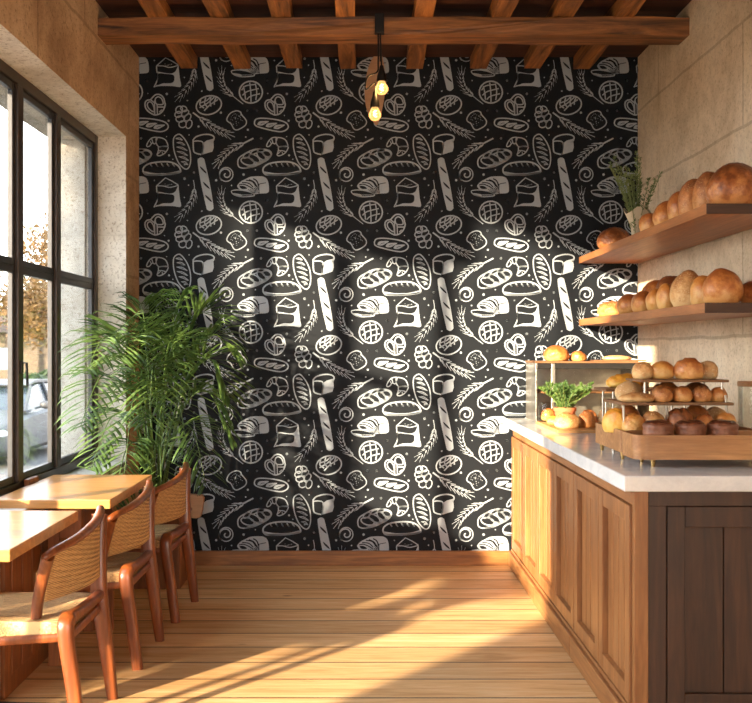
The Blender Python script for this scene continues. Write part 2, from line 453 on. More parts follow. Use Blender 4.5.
for d in ((228, 123, 7), (277, 184, 13), (253, 370, 7), (516, 350, 8), (627, 252, 13), (282, 590, 13), (326, 636, 8)): dot(*d)
# sliced loaf, lattice round
org(345, 165)
fill([(240, 165), (300, 138), (400, 132), (460, 140), (500, 180), (515, 270), (500, 325), (400, 335), (330, 340), (250, 300), (180, 290), (145, 255), (148, 232), (190, 190)])
for P in ([(165, 235), (215, 225), (290, 255), (330, 285)], [(200, 205), (280, 215), (330, 260)], [(245, 178), (320, 195), (360, 250)]):
    stroke(P, 12, layer=2, mi=0)
for P in ([(330, 160), (370, 185), (395, 240)], [(280, 172), (340, 200), (375, 260)]):
    stroke(P, 15, layer=2, mi=0)
for k in range(6): stroke([(270 + 22 * k, 285 - 6 * k), (345 + 12 * k, 335 - 2 * k)], 6, layer=2, mi=0, curve=False)
for k in range(4): stroke([(345, 320 - 22 * k), (400, 260 - 12 * k)], 6, layer=2, mi=0, curve=False)
stroke([(400, 335), (398, 240), (410, 222), (480, 208)], 8, layer=2, mi=0)
fill([(170, 250), (215, 245), (260, 275), (200, 280)], 2, 0)
stroke([(75, 305), (150, 292), (250, 305), (330, 335), (340, 360), (240, 372), (160, 368), (100, 345)], 11, True)
fill([(85, 330), (190, 345), (185, 372), (130, 364)]); stroke([(190, 352), (320, 350)], 6)
stroke(ell(303, 552, 135, 128, n=28), 17, True, False)
for P in ([(195, 530), (240, 480), (350, 462)], [(205, 590), (260, 545), (395, 510)], [(255, 640), (300, 600), (410, 570)], [(215, 480), (232, 560), (240, 640)], [(290, 440), (302, 550), (305, 668)], [(355, 450), (372, 550), (360, 645)]):
    stroke(P, 14)
for d in ((218, 112, 15), (356, 55, 8), (77, 240, 9), (84, 416, 8), (493, 417, 14), (578, 181, 7), (501, 568, 8)): dot(*d)
# flour sack, wheat ear
org(385, 165)
stroke([(135, 245), (240, 150), (320, 190), (390, 235)], 12, curve=False)
stroke([(135, 245), (210, 245), (290, 262), (385, 240)], 11); stroke([(135, 245), (140, 320), (150, 325), (148, 400), (105, 495)], 13)
for k in range(9): dot(235 + (k * 37) % 90, 222 + (k * 13) % 22, 4)
fill([(100, 495), (135, 470), (145, 395), (145, 325), (165, 315), (290, 335), (350, 315), (375, 270), (392, 232), (398, 300), (410, 400), (420, 488), (330, 482), (240, 480), (160, 482)])
fill([(160, 335), (240, 338), (330, 350), (345, 390), (335, 430), (300, 448), (210, 450), (140, 470), (155, 400)], 2, 0)
wheat([(567, 175), (578, 240)], [(578, 290), (565, 380), (505, 490), (410, 600)], 8, 36, 8, 60)
for d in ((574, 88, 13), (464, 160, 16), (110, 181, 9), (510, 237, 9), (461, 380, 8), (24, 416, 14), (256, 573, 15), (34, 568, 7), (494, 650, 7), (664, 541, 9)): dot(*d)
# toast, outlined baguette
org(345, 225)
stroke([(130, 68), (180, 82), (195, 115), (235, 160), (252, 200), (230, 245), (150, 290), (105, 280), (70, 220), (25, 185), (28, 145), (65, 95)], 13, True)
rr = random.Random(3)
for k in range(34):
    a = rr.random() * 6.28; r = math.sqrt(rr.random()) * 80
    dot(135 + r * math.cos(a) * .95, 178 + r * math.sin(a), 4)
stroke([(345, 215), (360, 170), (420, 155), (560, 165), (690, 195), (740, 240), (725, 285), (660, 312), (560, 300), (430, 268), (365, 245)], 15, True)
for cx in (0, 98, 190):
    fill([(380 + cx, 232 + cx * .22), (400 + cx, 195 + cx * .22), (450 + cx, 188 + cx * .22), (515 + cx, 190 + cx * .22), (470 + cx, 222 + cx * .22), (430 + cx, 240 + cx * .22)])
    stroke([(415 + cx, 225 + cx * .22), (440 + cx, 212 + cx * .22), (465 + cx, 212 + cx * .22)], 6, layer=2, mi=0)
for d in ((262, 67, 14), (374, 67, 14), (268, 290, 13), (243, 375, 9), (421, 392, 14)): dot(*d)
# long braid
stroke([(150, 670), (165, 620), (225, 575), (330, 525), (430, 515), (520, 535), (545, 580), (500, 640), (430, 680), (340, 720), (230, 740), (165, 725)], 15, True)
for c in ((265, 660, 80, 42, 15), (345, 625, 72, 36, 32), (425, 595, 60, 33, 40), (490, 570, 50, 34, 20)): stroke(ell(*c, n=16), 15, True, False)
for c in ((255, 590, 50, 24, -35), (345, 550, 45, 20, -25), (420, 533, 40, 18, -8)): stroke(ell(*c, n=14), 13, True, False)
fill([(360, 680), (440, 640), (505, 605), (545, 580), (500, 640), (420, 685), (300, 735), (230, 738)])
# baguette, second wheat ear, cross-scored oval
org(290, 165)
import math as _m
a = _m.atan2(585, 120)
c, s = math.cos(a), math.sin(a)
x0, y0, x1, y1, w = 366, -42, 468, 496, 42
fill([(x0 - w, y0 + 8), (x0 - 25, y0 - 38), (x0 + 5, y0 - 46), (x0 + 30, y0 - 32), (x0 + w, y0), ((x0 + x1) / 2 + w + 8, (y0 + y1) / 2 - 8), (x1 + w - 2, y1 - 20), (x1 + 30, y1 + 25), (x1, y1 + 42), (x1 - 30, y1 + 28), (x1 - w, y1 + 2), ((x0 + x1) / 2 - w - 8, (y0 + y1) / 2 + 8)])
for cx, cy in ((388, 58), (425, 240), (450, 392)):
    fill([(cx - 38, cy - 42), (cx - 15, cy - 28), (cx + 25, cy + 10), (cx + 42, cy + 40), (cx + 18, cy + 30), (cx - 22, cy - 8)], 2, 0)
wheat([(858, 692), (790, 640), (740, 600)], [(730, 590), (660, 530), (610, 430), (605, 330)], 8, 36, 8, 60)
stroke(ell(455, 705, 150, 108, -14, n=28), 16, True, False)
for P in ([(350, 680), (430, 650), (470, 610)], [(345, 735), (440, 680), (520, 610)], [(400, 770), (470, 700), (560, 640)], [(360, 640), (350, 700), (400, 740)], [(420, 615), (405, 680), (440, 730)], [(480, 605), (470, 670), (480, 720)], [(540, 615), (520, 660), (520, 700)]):
    stroke(P, 15)
# spiral
sp = [(658 + (r := 86 - 11.5 * t) * math.cos(t * 1.25 + 2.2), 110 + r * math.sin(t * 1.25 + 2.2)) for t in [k * .35 for k in range(20)]]
stroke(sp, 15, n=2)
stroke(ell(658, 110, 80, 82, n=20), 12, True, False)
# pretzel
org(145, 170, 1)
stroke([(50, 378), (25, 364), (5, 342), (0, 312), (12, 295), (32, 291), (42, 280), (62, 262), (88, 262), (108, 280), (115, 305), (118, 322), (108, 350), (88, 372), (66, 380)], 8, True)
stroke([(52, 362), (30, 350), (15, 330), (15, 312), (28, 303), (42, 312), (52, 335)], 7, True)
stroke([(70, 318), (60, 300), (62, 284), (76, 274), (94, 282), (104, 300), (104, 318)], 7, True)
stroke([(56, 296), (57, 376)], 7); stroke([(71, 320), (73, 378)], 7); stroke([(71, 334), (112, 334)], 7); stroke([(84, 364), (98, 350)], 6); stroke([(32, 291), (56, 310)], 7)
# cube loaf, two more ears
stroke([(280, 530), (300, 508), (345, 495), (385, 497), (405, 512), (395, 540)], 8)
stroke([(282, 530), (285, 590), (300, 605), (330, 612)], 8); stroke([(285, 535), (315, 533), (340, 545), (335, 610)], 7)
fill([(340, 545), (362, 530), (400, 520), (403, 570), (395, 595), (335, 613), (333, 590)], curve=False)
wheat([(280, 366), (305, 385)], [(325, 400), (380, 440), (430, 468), (480, 490)], 8, 18, 4.2, 34)
wheat([(635, 517), (600, 535)], [(572, 550), (520, 572), (470, 610), (432, 655)], 8, 18, 4.2, 34)
# half loaf outline
stroke([(-12, 700), (0, 680), (30, 664), (90, 655), (150, 657), (190, 675), (207, 700), (200, 718), (120, 730), (20, 732), (-5, 722)], 9, True)
fill([(-8, 712), (60, 722), (140, 720), (204, 706), (198, 722), (120, 732), (20, 734)])
for x in (28, 62, 95, 128, 160): stroke([(x, 664), (x + 14, 684), (x + 4, 672)], 7)
dot(600, 355, 7); dot(655, 355, 7); dot(445, 367, 7); dot(680, 517, 7); dot(128, 258, 6); dot(249, 296, 4); dot(334, 240, 4); dot(10, 179, 5); dot(417, 60, 7); dot(288, 15, 6); dot(233, 50, 6)

def wallpaper_wall():
    verts, faces, mis = [], [], []
    k = 120 / 703
    for i in range(-1, 5):
        for j in range(-2, 4):
            b = len(verts)
            for u, v, ly in V:
                px = 145 + u * k / 1.0 + 120 * i; py = 170 + v * k + 120 * j
                verts.append(((px - 362) / 155, YB - .0007 * ly, 1.4 - (py - 348) / 155))
            for f, mi in Fc: faces.append([b + q for q in f]); mis.append(mi)
    me = bpy.data.meshes.new('wall_back'); me.from_pydata(verts, [], faces)
    me.polygons.foreach_set('material_index', mis)
    bm = BM(); bm.from_mesh(me)
    for co, no in (((XL + .001, 0, 0), (-1, 0, 0)), ((XR - .001, 0, 0), (1, 0, 0)), ((0, 0, .06), (0, 0, -1)), ((0, 0, ZC - .001), (0, 0, 1))):
        bmesh.ops.bisect_plane(bm, geom=bm.verts[:] + bm.edges[:] + bm.faces[:], plane_co=co, plane_no=no, clear_outer=True)
    for f in bm.faces:
        f.normal_update()
        if f.normal.y > 0: f.normal_flip()
    box(bm, XO, XR + .3, YB, YB + .2, -.1, ZC + .2, mi=0)
    bm.to_mesh(me); bm.free()
    me.materials.append(M['wp_black']); me.materials.append(M['wp_white'])
    o = bpy.data.objects.new('wall_back', me); COL.objects.link(o); o['kind'] = 'structure'
    return o
wallpaper_wall()

# ------------------------------------------------------------------ room shell
bm = BM(); box(bm, XL - .02, XR + .02, YF, YB, -.1, 0); box(bm, XW, XL - .02, YF, 3.85, -.1, 0); struct('floor', bm, M['floor'])
bm = BM(); box(bm, XO, XR + .3, YF, YB + .2, ZC, ZC + .12); struct('ceiling', bm, M['ceil'])
bm = BM(); box(bm, XR, XR + .3, YF, YB, -.1, ZC); struct('wall_right', bm, M['stone_r'])

# left wall: window opening y 3.85-5.98 z .69-2.69 ; unseen tall opening added for the sun y WA-3.85, z .05-3.12
WA = 1.9
def wall_part(bm, x0, x1, y0, y1, z0, z1, pale=()):
    """box whose faces listed in pale ('y0','y1','z0','z1') take the pale stone"""
    n0 = len(bm.faces); box(bm, x0, x1, y0, y1, z0, z1)
    bm.faces.ensure_lookup_table()
    for f in bm.faces[n0:]:
        f.normal_update(); c = f.calc_center_median()
        for k in pale:
            t = {'y0': abs(c.y - y0), 'y1': abs(c.y - y1), 'z0': abs(c.z - z0), 'z1': abs(c.z - z1)}[k]
            if t < 1e-4: f.material_index = 1
bm = BM()
wall_part(bm, XO, XL, 5.98, YB, -.1, ZC, ('y0',))
wall_part(bm, XO, XL, 3.85, 5.98, 2.69, ZC, ('z0',))
wall_part(bm, XO, XL, 3.85, 5.98, -.1, .66)
wall_part(bm, XO, XL, WA, 3.85, 3.12, ZC)
wall_part(bm, XO, XL, YF, WA, -.1, ZC)
wl = struct('wall_left', bm, [M['stone_l'], M['stone_pale']])
# outer reveal lining in rough pale render, seen through the far pane
bm = BM(); box(bm, XO - .03, XW - .075, 5.955, 5.98, .70, 2.665); box(bm, XO - .03, XW - .075, 3.85, 5.98, 2.665, 2.69)
struct('trim_1', bm, M['stone_out'])
bm = BM(); box(bm, XW - .02, XL + .012, 3.85, 5.98, .66, .715, .006)
struct('trim_2', bm, M['sill'])
bm = BM(); box(bm, XO - .04, XW - .075, 3.85, 5.98, .64, .70, .004)
struct('trim_3', bm, M['sill'])
# wooden panelling under the window
bm = BM()
box(bm, XL, XL + .018, 3.9, 5.35, .0, .655, .003)
for k in range(1, 12): box(bm, XL + .018, XL + .024, 3.9 + k * .121 - .05, 3.9 + k * .121 + .05, .08, .60, .003)
struct('trim_4', bm, M['tabled'])
# front wall behind the camera with an opening widened for fill light
bm = BM()
box(bm, XO, -1.1, YF - .2, YF, -.1, ZC); box(bm, 1.4, XR + .3, YF - .2, YF, -.1, ZC); box(bm, -1.1, 1.4, YF - .2, YF, 2.6, ZC)
struct('wall_front', bm, M['stone_r'])
# skirting
bm = BM(); box(bm, XL, XR, YB - .022, YB, 0, .094, .004); struct('baseboard_back', bm, M['skirt'])

# ceiling timbers
def timber(name, x0, x1, y0, y1, z0, z1, mat, seed):
    bm = BM(); box(bm, x0, x1, y0, y1, z0, z1)
    bmesh.ops.subdivide_edges(bm, edges=bm.edges[:], cuts=1)
    long_x = (x1 - x0) > (y1 - y0)
    es = [e for e in bm.edges if abs((e.verts[0].co - e.verts[1].co)[0 if long_x else 1]) > .3]
    bmesh.ops.subdivide_edges(bm, edges=es, cuts=22, use_grid_fill=True)
    for v in bm.verts:
        n = noise.noise_vector(v.co * 2.2 + Vector((seed, 0, 0))) * .010 + noise.noise_vector(v.co * 9) * .004
        v.co += n
        if v.co.z > ZC: v.co.z = ZC
    o = struct(name, bm, mat, sm=40); return o
timber('ceiling_beam', XL - .01, XR + .01, 5.335, 5.51, 3.105, 3.20, M['beam'], 1)
for i, x in enumerate((-1.11, -.775, -.435, -.09, .336, .755, 1.094, 1.42)):
    timber('ceiling_joist', x - .052, x + .052, -.6, YB, 3.20, ZC, M['joist'], 5 + i)
timber('ceiling_beam', XL - .01, XR + .01, 1.6, 1.78, 3.105, 3.20, M['beam'], 3)

# ------------------------------------------------------------------ windows
def frame_ring(bm, y0, y1, z0, z1, w, x0, x1, bev=.004):
    box(bm, x0, x1, y0, y0 + w, z0, z1, bev); box(bm, x0, x1, y1 - w, y1, z0, z1, bev)
    box(bm, x0, x1, y0 + w, y1 - w, z1 - w, z1, bev); box(bm, x0, x1, y0 + w, y1 - w, z0, z0 + w, bev)
def window(idx, y0, y1, z0, z1, posts, transom, x0=XW - .036, x1=XW):
    root = bpy.data.objects.new('window_%d' % idx, None); COL.objects.link(root); root['kind'] = 'structure'
    bm = BM(); frame_ring(bm, y0, y1, z0, z1, .055, x0, x1)
    obj('window_frame', bm, M['bronze'], root)
    bm = BM()
    for p in posts: box(bm, x0 + .001, x1 + .004, p - .035, p + .035, z0 + .055, z1 - .055, .004)
    obj('mullion', bm, M['bronze'], root)
    bm = BM()
    ys = [y0 + .02] + list(posts) + [y1 - .02]
    for a, b in zip(ys, ys[1:]):
        zz = [z0 + .055] + ([transom] if transom else []) + [z1 - .055]
        for i, (c, d) in enumerate(zip(zz, zz[1:])):
            g = obj('pane', box(BM(), XW - .028, XW - .022, a + .035 + .03, b - .035 - .03, c + (.03 if i else .0) , d - .03), M['glass'], root)
            s = BM(); frame_ring(s, a + .036, b - .036, c, d, .034, XW - .036, XW - .012, .003)
            obj('sash', s, M['bronze2'], g)
    return root
w1 = window(1, 3.85, 5.98, .715, 2.69, (4.62, 5.20), 1.785)
bm = BM(); box(bm, XW - .012, XW + .012, 4.605, 4.635, 1.28, 1.34, .004); sweep(bm, [(XW + .012, 4.62, 1.33), (XW + .03, 4.62, 1.33), (XW + .034, 4.62, 1.22)], .006, seg=8)
obj('window_handle', bm, M['black_metal'], w1)
bm = BM(); box(bm, XW + .002, XW + .028, 4.66, 4.80, .715, .775, .004); obj('stop_block', bm, M['tabled'], w1)
w2 = bpy.data.objects.new('window_2', None); COL.objects.link(w2); w2['kind'] = 'structure'  # unseen glazing added to let sun reach the floor and wallpaper
bm = BM(); box(bm, XW - .05, XW, WA, WA + .05, .05, 3.12, .004); box(bm, XW - .05, XW, WA + .05, 3.85, 3.08, 3.12, .004); box(bm, XW - .05, XW, WA + .05, 3.85, .05, .11, .004)
box(bm, XW - .05, XW, 3.835, 3.865, .11, 3.08, .003); obj('window_frame', bm, M['bronze'], w2)
bm = BM(); box(bm, XW - .045, XW - .005, 2.95, 2.98, .11, 3.08, .003); obj('mullion', bm, M['bronze'], w2)
for a, b in ((WA + .05, 2.95), (2.98, 3.835)): obj('pane', box(BM(), XW - .030, XW - .024, a, b, .11, 3.08), M['glass'], w2)
# unseen street door behind the camera, glazed wide for fill light
dr = bpy.data.objects.new('unseen_fill_door', None); COL.objects.link(dr); dr['kind'] = 'structure'
bm = BM()
for x in (-1.1, .11, 1.32): box(bm, x, x + .08, YF - .12, YF - .06, 0, 2.6, .004)
for a, b in ((-1.02, .11), (.19, 1.32)): box(bm, a, b, YF - .12, YF - .06, 2.52, 2.6, .004); box(bm, a, b, YF - .12, YF - .06, 0, .12, .004)
obj('door_frame', bm, M['bronze'], dr)
for a, b in ((-1.02, .11), (.19, 1.32)): obj('pane', box(BM(), a, b, YF - .094, YF - .088, .12, 2.52), M['glass'], dr)

# ------------------------------------------------------------------ tables
def table(x0, x1, y0, y1, label, pedestal):
    cx, cy = (x0 + x1) / 2, (y0 + y1) / 2
    t = thing('cafe_table', label, 'table', (cx, cy, 0), group='tables along the window')
    a, b = x1 - cx, y1 - cy
    obj('tabletop', box(BM(), -a, a, -b, b, .712, .752, .004), M['table'], t)
    if pedestal:
        bm = BM(); prism(bm, [(-.05, -.26), (.17, -.20), (.26, .02), (.16, .30), (-.08, .32), (-.17, 0)], 'z', 0, .014)
        obj('base_plate', bm, M['black_metal'], t)
        obj('leg', box(BM(), -.08, -.02, -.06, .06, .014, .712, .004), M['tabled'], t)
        obj('apron', box(BM(), -a + .06, a - .12, -b + .08, b - .08, .67, .712, .004), M['tabled'], t)
    else:
        obj('side_panel', box(BM(), -a + .22, a - .16, b - .16, b - .13, 0, .712, .003), M['tabled'], t)
        obj('side_panel', box(BM(), -a + .22, a - .16, -b + .13, -b + .16, .56, .712, .003), M['tabled'], t)
        obj('apron', box(BM(), -a + .25, -a + .28, -b + .16, b - .16, .56, .712, .003), M['tabled'], t)
        for s in (-1, 1): obj('leg', box(BM(), -a + .20, -a + .25, s * (b - .15) - .03, s * (b - .15) + .03, 0, .712, .004), M['tabled'], t)
    return t
table(-1.58, -1.13, 3.15, 3.91, 'wooden cafe table at the left edge, nearest the viewer', True)
table(-1.58, -1.075, 4.19, 5.02, 'wooden cafe table under the window, the one farther back', False)

# ------------------------------------------------------------------ chairs (they face the window, -x)
def make_chair(label):
    t = thing('dining_chair', label, 'chair', group='woven chairs along the window')
    C = M['chair']
    # far rear leg, continuous with the tall post
    bm = BM(); P = catmull([(.045, .215, 0), (.018, .205, .24), (-.005, .20, .43), (-.012, .212, .60), (-.012, .232, .735)], 5)
    sweep(bm, P, [.014 + .008 * math.sin(min(i / (len(P) - 1) * 1.5, 1) * PI * .7) for i in range(len(P))], [.021 + .012 * math.sin(min(i / (len(P) - 1) * 1.4, 1) * PI * .7) for i in range(len(P))], seg=12, ref=(1, 0, 0), sq=.6)
    obj('leg', bm, C, t, 50)
    # near rear leg, curling over at seat height into the side rail
    bm = BM(); P = catmull([(.034, -.20, 0), (.008, -.20, .20), (-.014, -.203, .365), (-.016, -.188, .422), (.0, -.13, .435), (.004, .02, .43), (.0, .18, .425)], 6)
    n = len(P)
    W = [.013 + .013 * min(i / (n * .45), 1) if i < n * .5 else .026 - .008 * min((i - n * .5) / (n * .2), 1) for i in range(n)]
    sweep(bm, P, W, [.024 + .006 * min(i / (n * .4), 1) - (.010 if i > n * .55 else 0) for i in range(n)], seg=12, ref=(1, 0, 0), sq=.6)
    obj('leg', bm, C, t, 50)
    for s in (-1, 1):
        bm = BM(); P = catmull([(-.50, s * .235, 0), (-.50, s * .232, .25), (-.495, s * .23, .41), (-.492, s * .228, .445)], 5)
        n = len(P); sweep(bm, P, [.014 + .008 * i / n for i in range(n)], [.018 + .010 * i / n for i in range(n)], seg=12, ref=(1, 0, 0), sq=.65)
        obj('leg', bm, C, t, 50)
    bm = BM()
    for s in (-1, 1): sweep(bm, [(-.49, s * .222, .375), (-.25, s * .222, .36), (0, s * .198, .37)], .011, .016, seg=8, sq=.6)
    sweep(bm, [(-.49, -.22, .34), (-.49, .22, .34)], .010, .018, seg=8, sq=.6); sweep(bm, [(-.002, -.2, .37), (-.002, .2, .37)], .010, .016, seg=8, sq=.6)
    obj('seat_frame', bm, C, t, 50)
    # near upright of the backrest
    bm = BM(); P = catmull([(-.130, -.175, .425), (-.122, -.18, .50), (-.090, -.215, .60), (-.066, -.245, .665)], 5)
    sweep(bm, P, [.017, .022], [.018, .022], seg=12, ref=(1, 0, 0), sq=.55)
    obj('upright', bm, C, t, 50)
    # top rail
    bm = BM(); P = catmull([(-.074, -.272, .664), (-.050, -.245, .682), (.000, -.10, .705), (.012, .08, .728), (-.002, .20, .746), (-.014, .252, .756)], 6)
    n = len(P); sweep(bm, P, [.015 + .005 * math.sin(i / (n - 1) * PI) for i in range(n)], [.012 + .004 * math.sin(i / (n - 1) * PI) for i in range(n)], seg=12, ref=(0, 0, 1))
    obj('top_rail', bm, C, t, 50)
    # woven back panel, bowed
    bm = BM(); NU, NV = 26, 80
    def bp(u, v, side):
        top = Vector((-.062, -.225, .680)).lerp(Vector((-.014, .205, .742)), u)
        bot = Vector((-.112, -.168, .485)).lerp(Vector((-.008, .185, .495)), u)
        p = bot.lerp(top, v); bow = .035 * math.sin(u * PI)
        ridge = .0035 * abs(math.sin(v * 20 * PI)) * math.sin(min(max(u, .03), .97) * PI) ** .3
        return p + Vector((bow + side * (.010 + ridge), 0, 0))
    g = {}
    for s in (-1, 1):
        for i in range(NU + 1):
            for j in range(NV + 1): g[s, i, j] = bm.verts.new(bp(i / NU, j / NV, s))
    for s in (-1, 1):
        for i in range(NU):
            for j in range(NV): bm.faces.new([g[s, i, j], g[s, i + 1, j], g[s, i + 1, j + 1], g[s, i, j + 1]])
    for i in range(NU):
        for j in (0, NV): bm.faces.new([g[-1, i, j], g[1, i, j], g[1, i + 1, j], g[-1, i + 1, j]])
    for j in range(NV):
        for i in (0, NU): bm.faces.new([g[-1, i, j], g[-1, i, j + 1], g[1, i, j + 1], g[1, i, j]])
    obj('backrest', bm, M['cord_back'], t, 60)
    # woven seat, dished, cords wrapping the sides
    bm = BM(); NX, NY = 30, 56; x0, x1, w = -.475, -.015, .205
    def top(i, j):
        u, v = i / NX, j / NY * 2 - 1
        x = x0 + (x1 - x0) * u; yy = v * (w + .012 * (1 - u))
        z = .436 - .022 * (1 - v * v) * math.sin(u * PI) - .010 * (abs(v) ** 8) - .008 * (abs(2 * u - 1) ** 8)
        z += .0016 * abs(math.sin(j * PI / 2))
        return Vector((x, yy, z))
    a = [[bm.verts.new(top(i, j)) for j in range(NY + 1)] for i in range(NX + 1)]
    b = [[bm.verts.new(top(i, j) * 1 - Vector((0, 0, .066 - .012 * (1 - (j / NY * 2 - 1) ** 2)))) for j in range(NY + 1)] for i in range(NX + 1)]
    for i in range(NX):
        for j in range(NY):
            bm.faces.new([a[i][j], a[i + 1][j], a[i + 1][j + 1], a[i][j + 1]]); bm.faces.new([b[i][j], b[i][j + 1], b[i + 1][j + 1], b[i + 1][j]])
    for i in range(NX):
        for j in (0, NY): bm.faces.new([a[i][j], a[i + 1][j], b[i + 1][j], b[i][j]])
    for j in range(NY):
        for i in (0, NX): bm.faces.new([a[i][j], a[i][j + 1], b[i][j + 1], b[i][j]])
    obj('seat', bm, M['cord_seat'], t, 55)
    return t
ch = make_chair('woven-cord chair nearest the viewer, beside the front cafe table')
ch.location = (-1.04, 3.70, 0); ch.rotation_euler.z = 0.0
for loc, rz, lb in (((-1.01, 4.47, 0), 0, 'middle of the three woven-cord chairs, at the rear cafe table'),
                    ((-.975, 5.20, 0), -.04, 'woven-cord chair farthest back, in front of the potted palm')):
    c2 = copy_tree(ch); c2.location = loc; c2.rotation_euler.z = rz; c2['label'] = lb

# ------------------------------------------------------------------ counter
CX0 = .968; CY = [3.52, 4.445, 5.37, 6.295]
def make_cabinet(label):
    """two-door cabinet unit; local y runs 0..L along the counter, front at x=0"""
    L = .925; t = thing('counter_cabinet', label, 'cabinet', group='cabinet units under the counter')
    D = XR - CX0 - .004
    bm = BM(); box(bm, .026, D, 0, L, .10, .892, .0); obj('cabinet_body', bm, M['cab_z'], t)
    obj('top_rail', box(BM(), .0, .020, 0, L, .838, .892, .002), M['cab_y'], t)
    bm = BM(); box(bm, -.028, .020, 0, L, 0, .095, .004); box(bm, -.012, .020, 0, L, .095, .112, .004); obj('plinth', bm, M['cab_y'], t)
    for k in range(2):
        y0, y1, z0, z1, f = k * L / 2 + .004, (k + 1) * L / 2 - .004, .118, .832, .062
        bm = BM()
        box(bm, -.009, .026, y0, y0 + f, z0, z1, .003); box(bm, -.009, .026, y1 - f, y1, z0, z1, .003)
        box(bm, -.0085, .026, y0 + f, y1 - f, z1 - f, z1, .003); box(bm, -.0085, .026, y0 + f, y1 - f, z0, z0 + f, .003)
        d = obj('door', bm, M['cab_z'], t)
        bm = BM(); n = 4; a, b = y0 + f, y1 - f
        for i in range(n): box(bm, .013, .022, a + (b - a) * i / n + .004, a + (b - a) * (i + 1) / n - .004, z0 + f, z1 - f, .003)
        obj('door_panel', bm, M['cab_z'], d)
    return t
cab = make_cabinet('two-door panelled wooden cabinet unit, nearest the viewer, with dark end panel')
cab.location = (CX0, CY[0], 0)
for i, lb in ((1, 'two-door panelled wooden cabinet unit in the middle of the counter run'), (2, 'two-door panelled wooden cabinet unit touching the wallpapered wall')):
    c2 = copy_tree(cab); c2.location = (CX0, CY[i], 0); c2['label'] = lb
# dark end panel facing the viewer (part of the nearest unit)
bm = BM(); W = XR - CX0 - .004
box(bm, .0, .05, -.034, 0, 0, .892, .003); obj('corner_post', bm, M['cab_z'], cab)
bm = BM()
box(bm, .05, .115, -.030, 0, 0, .838, .002); box(bm, .05, W, -.034, 0, .838, .892, .002)
box(bm, .118, .18, -.036, 0, .10, .836, .003); box(bm, W - .06, W, -.036, 0, .10, .836, .003)
box(bm, .18, W - .06, -.036, 0, .762, .836, .003); box(bm, .18, W - .06, -.036, 0, .10, .17, .003); box(bm, .05, W, -.050, 0, 0, .098, .004)
obj('end_panel', bm, M['cabd_z'], cab)
bm = BM(); a, b, n = .18, W - .06, 4
for i in range(n): box(bm, a + (b - a) * i / n + .0015, a + (b - a) * (i + 1) / n - .0015, -.022, 0, .17, .762, .003)
obj('end_boards', bm, M['cabd_z'], cab)
tag(obj('countertop', box(BM(), .925, XR, 3.462, YB - .001, .892, .948, .005), M['quartz']), 'pale grey stone countertop running to the wallpapered wall', 'countertop')

# ------------------------------------------------------------------ wall shelves
def shelf(z, y0, label):
    t = thing('wall_shelf', label, 'shelf', (1.4, 0, z), group='shelves on the stone wall')
    obj('shelf_board', box(BM(), 0, .38, y0 + .004, YB, -.042, 0, .002), M['shelf_y'], t)
    obj('end_cap', box(BM(), 0, .38, y0, y0 + .004, -.042, 0, .001), M['shelf_end'], t)
shelf(1.987, 3.985, 'upper thick wooden shelf on the stone wall'); shelf(1.585, 4.005, 'lower thick wooden shelf on the stone wall')
SU, SL, CT = 1.987, 1.585, .948

# ------------------------------------------------------------------ breads
def bread(name, label, loc, rx, ry, h, mat, kind='round', rz=0.0, group=None, cat='bread', lump=.06, seed=None):
    seed = random.random() * 90 if seed is None else seed
    bm = BM(); bmesh.ops.create_icosphere(bm, subdivisions=4 if max(rx, ry) < .09 else 5, radius=1)
    off = Vector((seed, seed * .7, -seed))
    for v in bm.verts:
        p = v.co.copy(); r = 1.0
        r += lump * noise.noise(p * 1.3 + off) * 1.6 + lump * .4 * noise.noise(p * 4 + off) + .022 * noise.noise(p * 9 + off)
        x, y, z = p * r
        if kind == 'split': z -= .30 * math.exp(-(x / .13) ** 2) * max(z, 0); x *= 1 + .05 * max(z, 0)
        if kind == 'cross': z -= .20 * (math.exp(-(x / .09) ** 2) + math.exp(-(y / .09) ** 2)) * max(z, 0)
        if kind == 'slash':
            for k in (-.5, 0, .5): z -= .20 * math.exp(-((x - k + y * .35) / .07) ** 2) * max(z, 0)
        if kind == 'rib':
            q = .10 * abs(math.sin(x * 3.1 * PI / 1.3 + y * .8)); y *= 1 - .25 * x * x; y *= 1 - q; z *= 1 - q
        if kind == 'braid':
            a = math.atan2(z, y) ; q = .12 * math.sin(x * 9 + a * 1.0) ; y *= 1 + q; z *= 1 + q
        if kind == 'swirl':
            d = math.hypot(x, y); a = math.atan2(y, x); z += .10 * math.sin(d * 13 - a) * (z > 0) * (1 - d * .6)
        if kind == 'rough': 
            q = noise.noise(p * 5 + off) * .22; x, y, z = x * (1 + q * .5), y * (1 + q * .5), z * (1 + q)
        if kind == 'dome': z = z if z < 0 else z * (1.12 - .1 * (x * x + y * y))
        if kind == 'donut':
            d = math.hypot(x, y); z -= .35 * math.exp(-(d / .34) ** 2) * max(z, 0)
        if z < -.62: z = -.62 + (z + .62) * .05
        v.co = (x, y, z)
    zs = [v.co.z for v in bm.verts]; lo, hi = min(zs), max(zs)
    for v in bm.verts: v.co = (v.co.x * rx, v.co.y * ry, (v.co.z - lo) / (hi - lo) * h)
    o = obj(name, bm, M[mat], None, 180, loc, rz)
    tag(o, label, cat, group); return o

